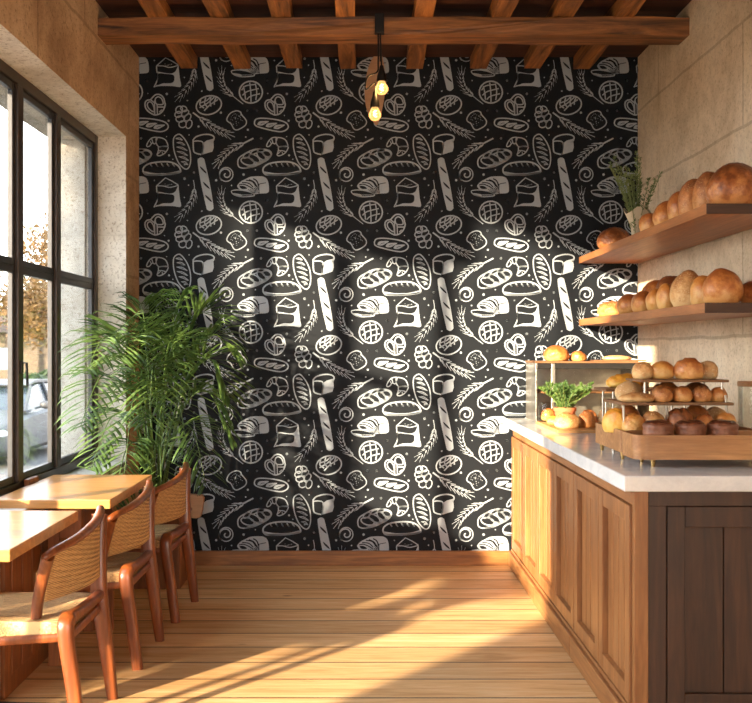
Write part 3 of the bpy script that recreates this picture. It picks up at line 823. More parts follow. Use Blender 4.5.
G = 'breads on the upper shelf'
z = SU
bread('bread_roll', 'dark round roll alone at the far end of the upper shelf', (1.505, 5.86, z), .095, .08, .135, 'b_dark', 'round', group=G)
bread('bread_roll', 'small golden roll just right of the herb bundle, upper shelf', (1.478, 5.02, z), .055, .060, .105, 'b_brown', 'split', 1.0, group=G)
bread('bread_roll', 'round golden-brown bun, second right of the herb bundle, upper shelf', (1.50, 4.80, z), .072, .080, .135, 'b_brown', 'round', group=G)
bread('bread_loaf', 'narrow loaf on edge, left of the striped loaf, upper shelf', (1.49, 4.62, z), .050, .060, .150, 'b_brown', 'round', group=G)
bread('bread_loaf', 'dark loaf with pale crust stripes leaning on the upper shelf', (1.52, 4.48, z), .066, .075, .185, 'b_dseed', 'slash', 1.2, group=G)
bread('bread_loaf', 'tall brown loaf squeezed against the biggest loaf, upper shelf', (1.53, 4.34, z), .062, .070, .195, 'b_dseed', 'round', group=G)
bread('bread_loaf', 'biggest dark domed loaf at the near end of the upper shelf', (1.575, 4.135, z), .122, .105, .195, 'b_dark', 'dome', group=G, lump=.03)
G = 'breads on the lower shelf'; z = SL
bread('fruit_pastry', 'flat knobbly pastry with dark filling at the far end, lower shelf', (1.49, 5.84, z), .085, .08, .10, 'b_dseed', 'rough', group=G, cat='pastry')
bread('bread_roll', 'leftmost plain bun behind the lower shelf edge, under the stacked rolls', (1.47, 5.42, z), .058, .075, .115, 'b_brown', 'round', group=G)
bread('bread_roll', 'second bun in the lower shelf front row, under the split roll', (1.47, 5.14, z), .058, .080, .115, 'b_brown', 'round', group=G)
bread('bread_roll', 'round brown roll stacked at the back left, lower shelf', (1.60, 5.34, z), .085, .105, .185, 'b_brown', 'round', group=G)
bread('bread_roll', 'split brown roll stacked right of another roll, lower shelf', (1.60, 5.08, z), .080, .085, .190, 'b_dark', 'split', .6, group=G)
bread('bread_roll', 'narrow golden bun left of the twisted pair, lower shelf', (1.475, 4.92, z), .050, .060, .115, 'b_gold', 'round', group=G)
bread('bread_roll', 'upright golden bun leaning against the big oval loaf, lower shelf', (1.485, 4.76, z), .052, .055, .130, 'b_gold', 'split', .3, group=G)
bread('bread_loaf', 'tall oval golden seeded loaf in the middle of the lower shelf', (1.515, 4.56, z), .080, .078, .180, 'b_seed', 'dome', group=G)
bread('bread_roll', 'smaller golden bun between the oval loaf and the largest round loaf', (1.522, 4.37, z), .058, .062, .140, 'b_gold', 'round', group=G)
bread('bread_loaf', 'largest round brown loaf near the end of the lower shelf', (1.530, 4.165, z), .084, .080, .155, 'b_brown', 'dome', group=G, lump=.03)
bread('bread_roll', 'brown bun half cut off by the right picture edge, lower shelf', (1.685, 4.20, z), .068, .07, .105, 'b_dark', 'round', group=G)

# dried herb bundle on the upper shelf
def herb_stems(name, mat, stem_mat, label, cat, loc, n, h, spread, leaf, base_r, seed, parent=None, lean=(0, 0)):
    R = random.Random(seed); bmS = BM(); bmL = BM()
    for i in range(n):
        a = R.random() * 2 * PI; s = spread * math.sqrt(R.random()); hh = h * (.62 + .38 * R.random())
        b0 = Vector((base_r * math.cos(a) * .6, base_r * math.sin(a) * .6, 0)); tip = Vector((s * math.cos(a) + lean[0], s * math.sin(a) + lean[1], hh))
        mid = b0.lerp(tip, .5) + Vector((-.15 * tip.x, -.15 * tip.y, 0)); P = catmull([b0, mid, tip], 8)
        sweep(bmS, P, [.0022, .001], seg=5)
        m = len(P)
        for k in range(int(m * .2), m):
            for q in range(5):
                t = R.random(); p = P[k].lerp(P[min(k + 1, m - 1)], t)
                d = Vector((R.uniform(-1, 1), R.uniform(-1, 1), R.uniform(.3, 1.5))).normalized() * leaf * R.uniform(.6, 1.1)
                sd = d.cross(Vector((R.random(), R.random(), .1))).normalized() * leaf * .11
                vs = [bmL.verts.new(p), bmL.verts.new(p + d * .5 + sd), bmL.verts.new(p + d), bmL.verts.new(p + d * .5 - sd)]
                bmL.faces.new(vs)
    return bmS, bmL
t = thing('herb_bundle', 'upright bundle of dry green herb sprigs wrapped in paper on the upper shelf', 'herbs', (1.52, 5.42, SU))
s_, l_ = herb_stems('h', None, None, '', '', None, 26, .48, .17, .024, .03, 4, lean=(-.02, 0))
obj('stems', s_, M['stem'], t); obj('leaves', l_, M['rosem'], t)
bm = BM(); lathe(bm, [(0, 0), (.026, 0), (.036, .09), (.062, .17), (.058, .17), (.030, .09), (.0, .02)], 14)
for v in bm.verts:
    if v.co.z > .1: v.co.z += .02 * math.sin(3 * math.atan2(v.co.y, v.co.x)); v.co.x *= 1.2
obj('paper_wrap', bm, M['paper'], t, 50)

# ------------------------------------------------------------------ things on the counter
# glass display case against the back wall
t = thing('display_case', 'steel and glass display case against the wallpapered wall', 'display case', (1.055, 5.96, CT))
W, D, H = .62, .355, .36
bm = BM(); box(bm, 0, .010, 0, D, 0, H, .002); obj('side_panel', bm, M['steel'], t)
obj('side_panel', box(BM(), W - .010, W, 0, D, 0, H, .002), M['steel'], t)
obj('back_panel', box(BM(), .010, W - .010, D - .008, D, 0, H), M['steel'], t)
obj('base', box(BM(), .010, W - .010, 0, D - .008, 0, .012), M['steel'], t)
obj('top_board', box(BM(), -.004, W + .004, -.006, D, H, H + .012, .002), M['plank'], t)
obj('top_frame', box(BM(), .010, W - .010, 0, .02, H - .035, H, .002), M['darksteel'], t)
obj('front_post', box(BM(), .095, .118, -.004, .02, 0, H - .002, .003), M['steel'], t)
obj('inner_shelf', box(BM(), .010, W - .010, .03, D - .01, .175, .187, .001), M['plank'], t)
obj('front_glass', box(BM(), .118, W - .012, .006, .010, .012, H - .036), M['jarglass'], t)
zt = CT + H + .012
G = 'breads on the display case'
bread('bread_loaf', 'smooth orange-brown loaf on top of the display case, the larger', (1.20, 6.05, zt), .078, .07, .098, 'b_brown', 'round', group=G)
bread('bread_roll', 'small brown roll on top of the display case beside the larger loaf', (1.335, 6.06, zt), .052, .05, .062, 'b_brown', 'round', group=G)
tag(obj('serving_board', box(BM(), -.16, .16, -.10, .10, 0, .006, .002), M['plank'], None, None, (1.575, 6.08, zt)), 'thin wooden board lying on top of the display case', 'board')
bread('flat_bread', 'flat pale bread on the thin board on the display case', (1.58, 6.09, zt + .006), .09, .06, .030, 'b_flour', 'round', group=G)

# cutting board and what stands on it
tag(obj('cutting_board', box(BM(), -.20, .28, -.30, .35, 0, .018, .004), M['board'], None, None, (1.235, 5.50, CT)), 'wooden cutting board on the counter in front of the display case', 'cutting board')
zb = CT + .018
t = thing('potted_herb', 'bushy green herb in a small terracotta pot on the cutting board', 'potted plant', (1.175, 5.68, zb))
bm = BM(); lathe(bm, [(0, 0), (.046, 0), (.060, .070), (.065, .070), (.066, .090), (.056, .090), (.052, .072), (0, .070)], 28); obj('pot', bm, M['terracotta'], t, 40)
s_, l_ = herb_stems('h', None, None, '', '', None, 46, .155, .155, .030, .045, 9)
for b in (s_, l_):
    for v in b.verts: v.co.z += .072
obj('stems', s_, M['stem'], t); obj('leaves', l_, M['herb'], t)
t = thing('glass_jar', 'short glass jar with rolls inside, left of the potted herb', 'jar', (1.100, 5.78, zb))
bm = BM(); lathe(bm, [(0, .002), (.056, .002), (.062, .01), (.062, .085), (.050, .105), (.050, .115), (.046, .115), (.046, .103), (.058, .083), (.058, .012), (0, .006)], 26); obj('jar_body', bm, M['jarglass'], t, 40)
G = 'breads on the cutting board'
bread('bread_roll', 'orange roll inside the short glass jar', (1.100, 5.78, zb + .0062), .045, .044, .075, 'b_brown', 'round', group=G)
bread('bread_roll', 'small yellow roll in front of the short glass jar', (1.092, 5.60, zb), .037, .036, .048, 'b_yellow', 'round', group=G)
bread('bread_roll', 'large seeded round bun in front of the terracotta pot', (1.115, 5.33, zb), .074, .07, .085, 'b_seed', 'swirl', group=G)
bread('bread_roll', 'tall seeded bun right of the large seeded bun', (1.235, 5.38, zb), .050, .055, .095, 'b_dseed', 'swirl', group=G)
bread('bread_roll', 'smooth bun half hidden behind the tall seeded bun', (1.285, 5.55, zb), .048, .055, .085, 'b_brown', 'round', group=G)
# slate tray with scored loaf
tag(obj('metal_tray', box(BM(), -.08, .12, -.13, .12, 0, .012, .003), M['darksteel'], None, None, (1.385, 5.36, CT + .018)), 'thin dark tray with a scored loaf, right of the cutting board', 'tray')
G = 'breads on the dark tray'
bread('bread_loaf', 'round scored loaf with floury crust left of the cream cup', (1.365, 5.38, CT + .030), .072, .070, .098, 'b_flour', 'slash', .7, group=G)
bm = BM(); lathe(bm, [(0, 0), (.028, 0), (.030, .02), (.022, .035), (.010, .055), (0, .062)], 18)
tag(obj('cream_dollop', bm, M['cream'], None, 50, (1.425, 5.27, CT + .030)), 'white pointed dollop of cream beside the scored loaf', 'cream')

# wooden crates under the tiered stand
def crate_tray(label, x0, x1, y0, y1, z0, z1, legs, r=.05, round_left=True):
    cx, cy = (x0 + x1) / 2, (y0 + y1) / 2
    t = thing('serving_tray', label, 'tray', (cx, cy, CT), group='wooden serving trays on brass legs')
    a, b = x1 - cx, y1 - cy
    def outline(d):
        A, B, rr = a - d, b - d, max(r - d, .004); P = []
        for sx, sy, a0 in ((1, 1, 0), (-1, 1, 90), (-1, -1, 180), (1, -1, 270)):
            for k in range(7):
                an = math.radians(a0 + k * 15); P.append((sx * (A - rr) + rr * math.cos(an), sy * (B - rr) + rr * math.sin(an)))
        return P
    bm = BM(); zA, zB, zI = z0, z1, z1 - .020
    O, I = outline(0), outline(.012); n = len(O)
    ob = [bm.verts.new((*p, zA)) for p in O]; ot = [bm.verts.new((*p, zB)) for p in O]; it = [bm.verts.new((*p, zB)) for p in I]; ib = [bm.verts.new((*p, zI)) for p in I]
    bm.faces.new(ob[::-1]); bm.faces.new(ib)
    for k in range(n):
        q = (k + 1) % n
        bm.faces.new([ob[k], ob[q], ot[q], ot[k]]); bm.faces.new([ot[k], ot[q], it[q], it[k]]); bm.faces.new([it[k], it[q], ib[q], ib[k]])
    obj('tray_body', bm, M['tray'], t, 30)
    for lx, ly in legs:
        bm = BM(); lathe(bm, [(0, 0), (.006, 0), (.011, z0), (0, z0)], 12, (lx - cx, ly - cy)); obj('leg', bm, M['brass'], t, 40)
    return t
crate_tray('long round-cornered wooden tray on brass legs with dark glazed buns', 1.03, 1.62, 3.70, 3.93, .030, .122, ((1.11, 3.74), (1.52, 3.74), (1.58, 3.74), (1.11, 3.89), (1.58, 3.89)), .055)
crate_tray('wooden tray on brass legs under the tiered bread stand', 1.045, 1.62, 3.965, 4.40, .030, .118, ((1.06, 4.33), (1.06, 3.99), (1.58, 3.99), (1.58, 4.33)), .012)
G = 'dark glazed buns in the front tray'
for i, (x, lb) in enumerate(((1.15, 'leftmost dark glazed bun in the front wooden tray'), (1.275, 'middle dark glazed bun in the front wooden tray'), (1.40, 'rightmost dark glazed bun in the front wooden tray'))):
    t = thing('glazed_bun', lb, 'pastry', (x, 3.81, CT + .102), group=G)
    bm = BM(); prof = [(0, 0), (.050, 0), (.058, .012), (.060, .026), (.057, .032), (.058, .038), (.060, .048), (.055, .056), (0, .058)]; lathe(bm, prof, 30)
    for v in bm.verts: v.co += noise.noise_vector(v.co * 25 + Vector((i * 3, 0, 0))) * .0025 * (v.co.z > .005)
    obj('dough', bm, M['b_mocha'], t, 60)
    bm = BM(); lathe(bm, [(.0, .058), (.040, .059), (.050, .055), (.052, .060), (.040, .068), (.018, .071), (0, .070)], 30)
    for v in bm.verts: v.co += noise.noise_vector(v.co * 30 + Vector((i * 5, 0, 0))) * .003
    obj('glaze', bm, M['choc'], t, 60)

# tiered stand on the rear tray
ZT = CT + .098      # floor of rear tray
t = thing('tiered_stand', 'two-tier bread stand with thin wooden boards and metal legs', 'stand', (1.25, 4.17, ZT))
Z0 = ZT
def brd(name, x0, x1, y0, y1, zt, th=.012): return obj(name, box(BM(), x0 - 1.30, x1 - 1.30, y0 - 4.17, y1 - 4.17, zt - th - Z0, zt - Z0, .003), M['plank'], t)
ZM, ZP = CT + .228, CT + .320
brd('middle_board', 1.115, 1.575, 4.02, 4.34, ZM); brd('top_board', 1.205, 1.570, 4.06, 4.30, ZP, .010)
def rod(p, q, r=.005): 
    bm = BM(); q0 = Vector((1.30, 4.17, Z0)); sweep(bm, [Vector(p) - q0, Vector(q) - q0], r, seg=8); obj('leg', bm, M['steel'], t)
rod((1.130, 4.035, Z0), (1.125, 4.035, ZM - .010)); rod((1.56, 4.035, Z0), (1.545, 4.035, ZM + .03)); rod((1.125, 4.32, Z0), (1.125, 4.32, ZM - .01)); rod((1.56, 4.32, Z0), (1.56, 4.32, ZM - .01))
rod((1.32, 4.035, Z0), (1.30, 4.035, ZM - .010))
rod((1.225, 4.075, ZM), (1.225, 4.075, ZP - .008)); rod((1.545, 4.075, ZM), (1.545, 4.075, ZP - .008)); rod((1.225, 4.285, ZM), (1.225, 4.285, ZP - .008)); rod((1.545, 4.285, ZM), (1.545, 4.285, ZP - .008))
# left side shelf: low riser behind the stand
t2 = thing('bread_riser', 'small raised board on metal legs left of the tiered stand', 'stand', (1.29, 4.62, CT))
obj('riser_board', box(BM(), -.17, .24, -.11, .12, .252, .264, .003), M['plank'], t2)
for sx, sy in ((-.13, -.09), (.20, -.09), (-.13, .10), (.20, .10)):
    bm = BM(); sweep(bm, [(sx, sy, 0), (sx, sy, .253)], .005, seg=8); obj('leg', bm, M['steel'], t2)
bread('bread_loaf', 'plump golden crusty loaf on the raised board left of the stand', (1.24, 4.62, CT + .264), .088, .065, .070, 'b_yellow', 'rough', group='breads on the raised board', lump=.03)

G = 'breads on the top tier'
for a in ((1.248, .041, .048, .074, 'b_seed', 'split', 'leftmost crinkled bun on the top tier of the stand'),
          (1.330, .050, .056, .078, 'b_gold', 'round', 'smooth golden bun, second from left on the top tier'),
          (1.435, .068, .064, .092, 'b_brown', 'swirl', 'largest brown scored bun on the top tier'),
          (1.525, .044, .050, .078, 'b_flour', 'round', 'rightmost pale smooth bun on the top tier')):
    x, rx, ry, h, m, k, lb = a
    bread('bread_roll', lb, (x - .05, 4.16 if rx > .05 else 4.19, ZP), rx, ry, h, m, k, random.random() * 3, G)
G = 'breads on the middle tier'
bread('flat_bread', 'long flat seeded loaf at the left of the middle tier', (1.145, 4.085, ZM), .076, .055, .040, 'b_seed', 'slash', .1, G)
bread('bread_roll', 'pale bun behind the long flat loaf, middle tier', (1.145, 4.215, ZM), .058, .050, .082, 'b_flour', 'round', 0, G)
for x, y, rx, h, m, k, lb in ((1.300, 4.085, .043, .064, 'b_dseed', 'cross', 'dark seeded bun just right of the long flat loaf, middle tier'),
                              (1.385, 4.09, .041, .066, 'b_brown', 'round', 'plain brown bun in the front middle of the middle tier'),
                              (1.465, 4.085, .040, .066, 'b_dseed', 'slash', 'third small front bun of the middle tier, seeded'),
                              (1.537, 4.095, .036, .062, 'b_brown', 'split', 'rightmost ridged bun on the middle tier'),
                              (1.350, 4.20, .062, .080, 'b_brown', 'swirl', 'brown bun behind the front middle row, middle tier'),
                              (1.485, 4.21, .060, .078, 'b_dark', 'round', 'dark smooth bun at the back right of the middle tier')):
    bread('bread_roll', lb, (x - .05, y, ZM), rx, rx * 1.0, h, m, k, random.random() * 3, G)
G = 'breads under the stand in the rear tray'
for x, y, rx, ry, h, m, k, lb in ((1.095, 4.10, .036, .060, .105, 'b_yellow', 'slash', 'yellow ridged bun at the far left under the stand'),
                              (1.150, 4.03, .045, .045, .090, 'b_gold', 'rough', 'crumbly golden bun second from left under the stand'),
                              (1.232, 4.035, .052, .045, .095, 'b_seed', 'slash', 'scored seeded bun under the stand left of the darkest loaf'),
                              (1.345, 4.05, .058, .06, .110, 'b_dark', 'cross', 'darkest scored loaf in the middle under the stand'),
                              (1.440, 4.035, .046, .042, .085, 'b_brown', 'cross', 'brown bun right of the darkest loaf under the stand'),
                              (1.530, 4.04, .048, .045, .090, 'b_gold', 'slash', 'rightmost golden bun under the stand'),
                              (1.175, 4.19, .055, .055, .110, 'b_brown', 'round', 'brown bun behind the crumbly golden bun under the stand'),
                              (1.455, 4.17, .055, .055, .115, 'b_brown', 'round', 'brown bun at the back right under the stand'),
                              (1.545, 4.19, .048, .055, .105, 'b_flour', 'round', 'pale bun at the far back right under the stand')):
    bread('bread_roll', lb, (x - .035, y, ZT), rx, ry, h, m, k, random.random() * .8, G)

# tall glass jar at the right edge
t = thing('glass_jar', 'tall clear glass jar with a wooden lid at the right edge', 'jar', (1.712, 4.30, CT))
bm = BM(); lathe(bm, [(0, 0), (.056, 0), (.060, .006), (.060, .285), (.056, .285), (.056, .010), (0, .008)], 32); obj('jar_body', bm, M['jarglass'], t, 40)
bm = BM(); lathe(bm, [(0, .285), (.064, .285), (.064, .302), (.060, .306), (0, .306)], 32); obj('lid', bm, M['tray'], t, 40)

# ------------------------------------------------------------------ pendant lamp on the beam
t = thing('pendant_lamp', 'black twin pendant with two bare glowing bulbs hanging from the beam', 'lamp', (.094, 5.31, 3.10))
obj('canopy', box(BM(), -.025, .025, -.026, .022, 0, .105, .004), M['black_metal'], t)
def bulb(x, y, ztop, r, L, dx):
    bm = BM(); P = [(.004 + dx * .3, y, 0), (.004 + dx * .5, y, -.15), (dx, y, ztop + .16), (x, y, ztop)] if dx >= 0 else catmull([(-.006, y, 0), (-.006, y, -.15), (-.012, y, -.205), (-.065, y, -.235), (-.072, y, -.30), (x, y, ztop + .05), (x, y, ztop)], 8)
    sweep(bm, P, .0048, seg=8); obj('cord', bm, M['black_metal'], t, 60)
    bm = BM(); lathe(bm, [(0, ztop + .004), (.010, ztop + .002), (.014, ztop - .02), (.024, ztop - .055), (.027, ztop - .085), (.0, ztop - .085)], 20, (x, y)); obj('socket', bm, M['black_metal'], t, 40)
    bm = BM(); zb_ = ztop - .085; lathe(bm, [(.018, zb_), (.024, zb_ - .012), (r, zb_ - .032), (r * .98, zb_ - .048), (r * .6, zb_ - .066), (0, zb_ - .072)], 22, (x, y)); b = obj('bulb', bm, M['bulb'], t, 60)
    bm = BM(); sweep(bm, [(x + .010 * math.sin(k * 1.3), y + .006 * math.cos(k * 1.3), zb_ - .012 - k * .0032) for k in range(13)], .0028, seg=6); obj('filament', bm, M['filament'], b)
bulb(.012, -.004, -.175, .037, 0, .004)
bulb(-.024, .0, -.315, .034, 0, -1)
# leaf-shaped tan plaque on the wallpaper, and the beige wall box by the palm
P = [(0, .33), (-.055, .25), (-.085, .12), (-.08, -.02), (-.04, -.11), (-.005, -.14), (.03, -.02), (.045, .12), (.03, .28)]
bm = BM(); prism(bm, [tuple(v)[:2] for v in catmull([(x, z_, 0) for x, z_ in P], 5, True)], 'y', -.012, 0)
tag(obj('wall_plaque', bm, M['tan'], None, 40, (.105, YB - .004, 2.98)), 'tan leaf-shaped plaque on the wallpaper behind the pendant bulbs', 'plaque')
bm = BM(); prism(bm, [(-.12, -.075), (.04, -.085), (.062, -.08), (.075, -.04), (.085, .04), (.075, .06), (-.12, .075)], 'y', -.05, 0)
tag(obj('wall_box', bm, M['tan'], None, 30, (-1.10, YB - .003, .395)), 'small beige box on the wallpaper right of the potted palm', 'box')

# ------------------------------------------------------------------ potted palm
PX, PY = -1.225, 5.86
t = thing('potted_palm', 'tall feathery palm in a wooden planter in the window corner', 'potted plant', (PX, PY, 0))
bm = BM(); box(bm, -.17, .17, -.17, .17, 0, .40, .006)
o = obj('planter', bm, M['planter'], t)
obj('planter_rim', box(BM(), -.18, .18, -.18, .18, .40, .42, .004), M['planter'], t)
obj('soil', box(BM(), -.16, .16, -.16, .16, .42, .428), M['soil'], t)
RP = random.Random(11)
def frond(base, tip, rise, L, n=30, droop=.5, wl=1.0):
    """an arching frond from base to tip (metres, relative to the planter)"""
    b, e = Vector(base), Vector(tip)
    m1 = b.lerp(e, .35) + Vector((0, 0, rise)); m2 = b.lerp(e, .72) + Vector((0, 0, rise * .9))
    P = catmull([b, m1, m2, e], 14); N = len(P); bm = BM()
    sweep(bm, P, [.0075, .0018], seg=6)
    tot = N - 1; s0 = .30
    for i in range(n):
        u = s0 + (1 - s0) * (i + .5) / n; k = u * tot; a = int(k); p = P[a].lerp(P[min(a + 1, tot)], k - a)
        d = (P[min(a + 2, tot)] - P[max(a - 1, 0)]).normalized(); sd = d.cross(Vector((0, 0, 1)))
        if sd.length < .15: sd = Vector((1, 0, 0))
        sd.normalize(); up = sd.cross(d)
        ln = L * (math.sin((u - s0) / (1 - s0) * PI * .80 + .38) ** .8) * RP.uniform(.85, 1.1)
        for s in (-1, 1):
            dr = (d * RP.uniform(.55, .75) + sd * s * RP.uniform(.75, .9) + up * RP.uniform(.12, .35)).normalized()
            q0 = p; q1 = p + dr * ln * .45; q2 = q1 + (dr + Vector((0, 0, -droop * .7))).normalized() * ln * .33; q3 = q2 + (dr + Vector((0, 0, -droop * 1.7))).normalized() * ln * .28
            wv = dr.cross(Vector((0, 0, 1)) + dr.orthogonal() * .2).normalized() * .0098 * wl
            fold = Vector((0, 0, -.004))
            V0 = bm.verts.new(q0); rows = []
            for q, f in ((q1, 1.0), (q2, .8)): rows.append((bm.verts.new(q + wv * f + fold), bm.verts.new(q), bm.verts.new(q - wv * f + fold)))
            E = bm.verts.new(q3)
            bm.faces.new([V0, rows[0][0], rows[0][1]]); bm.faces.new([V0, rows[0][1], rows[0][2]])
            bm.faces.new([rows[0][0], rows[1][0], rows[1][1], rows[0][1]]); bm.faces.new([rows[0][1], rows[1][1], rows[1][2], rows[0][2]])
            bm.faces.new([rows[1][0], E, rows[1][1]]); bm.faces.new([rows[1][1], E, rows[1][2]])
    # keep leaves inside the room
    for v in bm.verts:
        wx, wy = v.co.x + PX, v.co.y + PY
        if wy > YB - .03: v.co.y = YB - .03 - PY - .02 * RP.random()
        if wx < XL + .03 and (wy > 5.93): v.co.x = XL + .03 - PX + .01 * RP.random()
        if wx < XW + .03: v.co.x = XW + .03 - PX + .03 * RP.random()
        if wx < XL + .05 and v.co.z < .76: v.co.x = XL + .05 - PX
    obj('frond', bm, M['palm'], t)
F = [((-.18, -.85, 1.28), .46, .24), ((-.20, -.90, 1.00), .46, .25), ((-.20, -.70, .76), .40, .22),
     ((-.06, -.15, 1.66), .22, .34), ((.12, .12, 1.72), .20, .36), ((.30, .15, 1.60), .34, .36), ((.44, .10, 1.36), .42, .32), ((.46, -.20, 1.12), .46, .30), ((.44, -.05, .86), .44, .28), ((.34, -.30, .62), .40, .25),
     ((-.08, -.60, 1.34), .40, .32), ((.10, -.66, 1.02), .50, .32), ((-.02, -.72, .74), .54, .30), ((.20, -.50, 1.34), .38, .30), ((-.18, -.35, 1.48), .32, .30), ((.28, -.55, .84), .48, .28),
     ((-.12, -.55, .52), .36, .22), ((.12, -.45, .50), .36, .22), ((-.10, .10, 1.56), .26, .32), ((.12, .0, 1.40), .3, .30)]
for i, (tip, rise, L) in enumerate(F):
    a = RP.random() * 6.28; r = .06 * RP.random()
    frond((r * math.cos(a), r * math.sin(a), .428), tip, rise, L, n=22, droop=RP.uniform(.15, .5), wl=RP.uniform(.9, 1.2))

# ------------------------------------------------------------------ outside the window
GZ = -.70
def asphalt():
    n = NT('asphalt'); v = n.coord(); a = n.noise(v, 30, 5)
    n.p(Base_Color=n.ramp(a, [(.3, srgb(70, 71, 74)), (.7, srgb(92, 92, 92))]), Roughness=.9); return n.m
M['asphalt'] = asphalt(); M['kerb'] = plain('pale_pavement', srgb(104, 100, 94), .9)
M['grassy'] = plain('dry_grass', srgb(90, 80, 48), .95)
M["paint"] = plain("grey_car_paint", srgb(60, 62, 66), .5, .0)
M['carglass'] = plain('car_glass', srgb(40, 50, 60), .25)
M['tyre'] = plain('tyre_rubber', (.02, .02, .02), .8)
M['lamp_lens'] = plain('headlamp_lens', srgb(210, 216, 222), .1)
M['house_wall'] = plain('house_render', srgb(96, 84, 70), .9); M['house_roof'] = plain('house_roof', srgb(70, 50, 38), .9)
M['winpane'] = plain('house_window', srgb(120, 130, 140), .2)
bm = BM(); box(bm, -60, XO - 2.2, -30, 90, GZ - .2, GZ); struct('street', bm, M['asphalt'])
bm = BM(); box(bm, XO - 2.2, XO, -30, 90, GZ - .2, GZ + .12, .01); struct('pavement', bm, M['kerb'])
bm = BM(); box(bm, -60, -10.2, -30, 90, GZ, GZ + .12, .01); struct('verge', bm, M['grassy'])
# building front below and beside the window (outer skin of the plinth)
bm = BM(); box(bm, XO - .02, XO, -3, 7, GZ + .12, -.1); struct('building_plinth', bm, M['stone_pale'])

def car():
    t = thing('parked_car', 'grey car parked on the street outside the window', 'car', (-6.95, 18.9, GZ))
    # stations: y, half width, list of (z at side lines)
    S = [(-2.20, .62, .34, .58, .60), (-2.10, .78, .22, .66, .70), (-1.75, .87, .20, .74, .82), (-1.2, .89, .20, .80, .92), (-.85, .90, .20, .84, .96), (.2, .90, .20, .88, .98), (1.3, .90, .20, .90, 1.0), (2.0, .86, .22, .86, .98), (2.15, .74, .34, .78, .90)]
    bm = BM(); rings = []
    for y, w, z0, z1, z2 in S:
        half = [(w * .86, z0), (w * .99, z0 + .10), (w, (z0 + z1) / 2), (w * .985, z1), (w * .90, z1 + .05), (w * .55, z2)]
        ring = [(x, z) for x, z in half] + [(-x, z) for x, z in half[::-1]]
        rings.append([bm.verts.new((x, y, z)) for x, z in ring])
    n = len(rings[0])
    for a, b in zip(rings, rings[1:]):
        for k in range(n): bm.faces.new([a[k], a[(k + 1) % n], b[(k + 1) % n], b[k]])
    bm.faces.new(rings[0]); bm.faces.new(rings[-1][::-1])
    bmesh.ops.subdivide_edges(bm, edges=bm.edges[:], cuts=2, use_grid_fill=True, smooth=.4)
    body = obj('car_body', bm, M['paint'], t, 45)
    def roof(name, mat, sc, zt, zr):
        bm = BM(); R = []
        for y, w, z in ((-.95, .80, .90), (-.25, .66, zt - .05), (.1, .64, zt), (1.1, .64, zt - .01), (1.7, .64, zt - .10), (2.08, .76, .92)):
            R.append((y, w, z))
        lo = [bm.verts.new((sx * .82 * sc, y, .90)) for y, w, z in R for sx in (-1, 1)]
        hi = [bm.verts.new((sx * w * sc, y, z)) for y, w, z in R for sx in (-1, 1)]
        m = len(R)
        for i in range(m - 1):
            for s in (0, 1): bm.faces.new([lo[2 * i + s], lo[2 * i + 2 + s], hi[2 * i + 2 + s], hi[2 * i + s]])
            bm.faces.new([hi[2 * i], hi[2 * i + 2], hi[2 * i + 3], hi[2 * i + 1]])
        return bm
    obj('car_windows', roof('g', None, 1.0, 1.40, 0), M['carglass'], t, 30)
    bm = BM()
    prism(bm, [(-.28, 1.37), (.1, 1.43), (1.1, 1.42), (1.75, 1.30), (1.75, 1.33), (1.1, 1.47), (.1, 1.48), (-.30, 1.40)], 'x', -.62, .62)
    for s in (-1, 1):
        for P in (((.80 * s, -1.0, .93), (.655 * s, -.27, 1.37)), ((.835 * s, .45, .95), (.655 * s, .42, 1.42)), ((.83 * s, 1.35, .95), (.655 * s, 1.3, 1.40)), ((.79 * s, 2.05, .94), (.65 * s, 1.7, 1.33))):
            sweep(bm, [P[0], P[1]], .035, .03, seg=8, ref=(1, 0, 0))
    obj('roof', bm, M['paint'], t, 40)
    for s in (-1, 1):
        bm = BM(); sweep(bm, [(s * .84, -.55, .97), (s * 1.0, -.56, 1.02)], .02, seg=8); bmesh.ops.create_uvsphere(bm, u_segments=14, v_segments=10, radius=.1, matrix=Matrix.Translation((s * 1.03, -.55, 1.04)) @ Matrix.Diagonal((1.1, .7, .75, 1)))
        obj('side_mirror', bm, M['paint'], t, 60)
        bm = BM(); bmesh.ops.create_uvsphere(bm, u_segments=14, v_segments=10, radius=.14, matrix=Matrix.Translation((s * .68, -2.02, .62)) @ Matrix.Diagonal((1.3, .9, .55, 1)))
        obj('headlamp', bm, M['lamp_lens'], t, 60)
        for y in (-1.38, 1.35):
            bm = BM(); sweep(bm, [(s * .70, y, .33), (s * .91, y, .33)], .33, seg=28, ref=(0, 0, 1)); w = obj('wheel', bm, M['tyre'], t, 40)
            bm = BM(); sweep(bm, [(s * .90, y, .33), (s * .922, y, .33)], .21, seg=20, ref=(0, 0, 1)); obj('hubcap', bm, M['hub'], w, 40)
    bm = BM(); box(bm, -.45, .45, -2.225, -2.15, .36, .50, .01); obj('grille', bm, M['tyre'], t)
car()

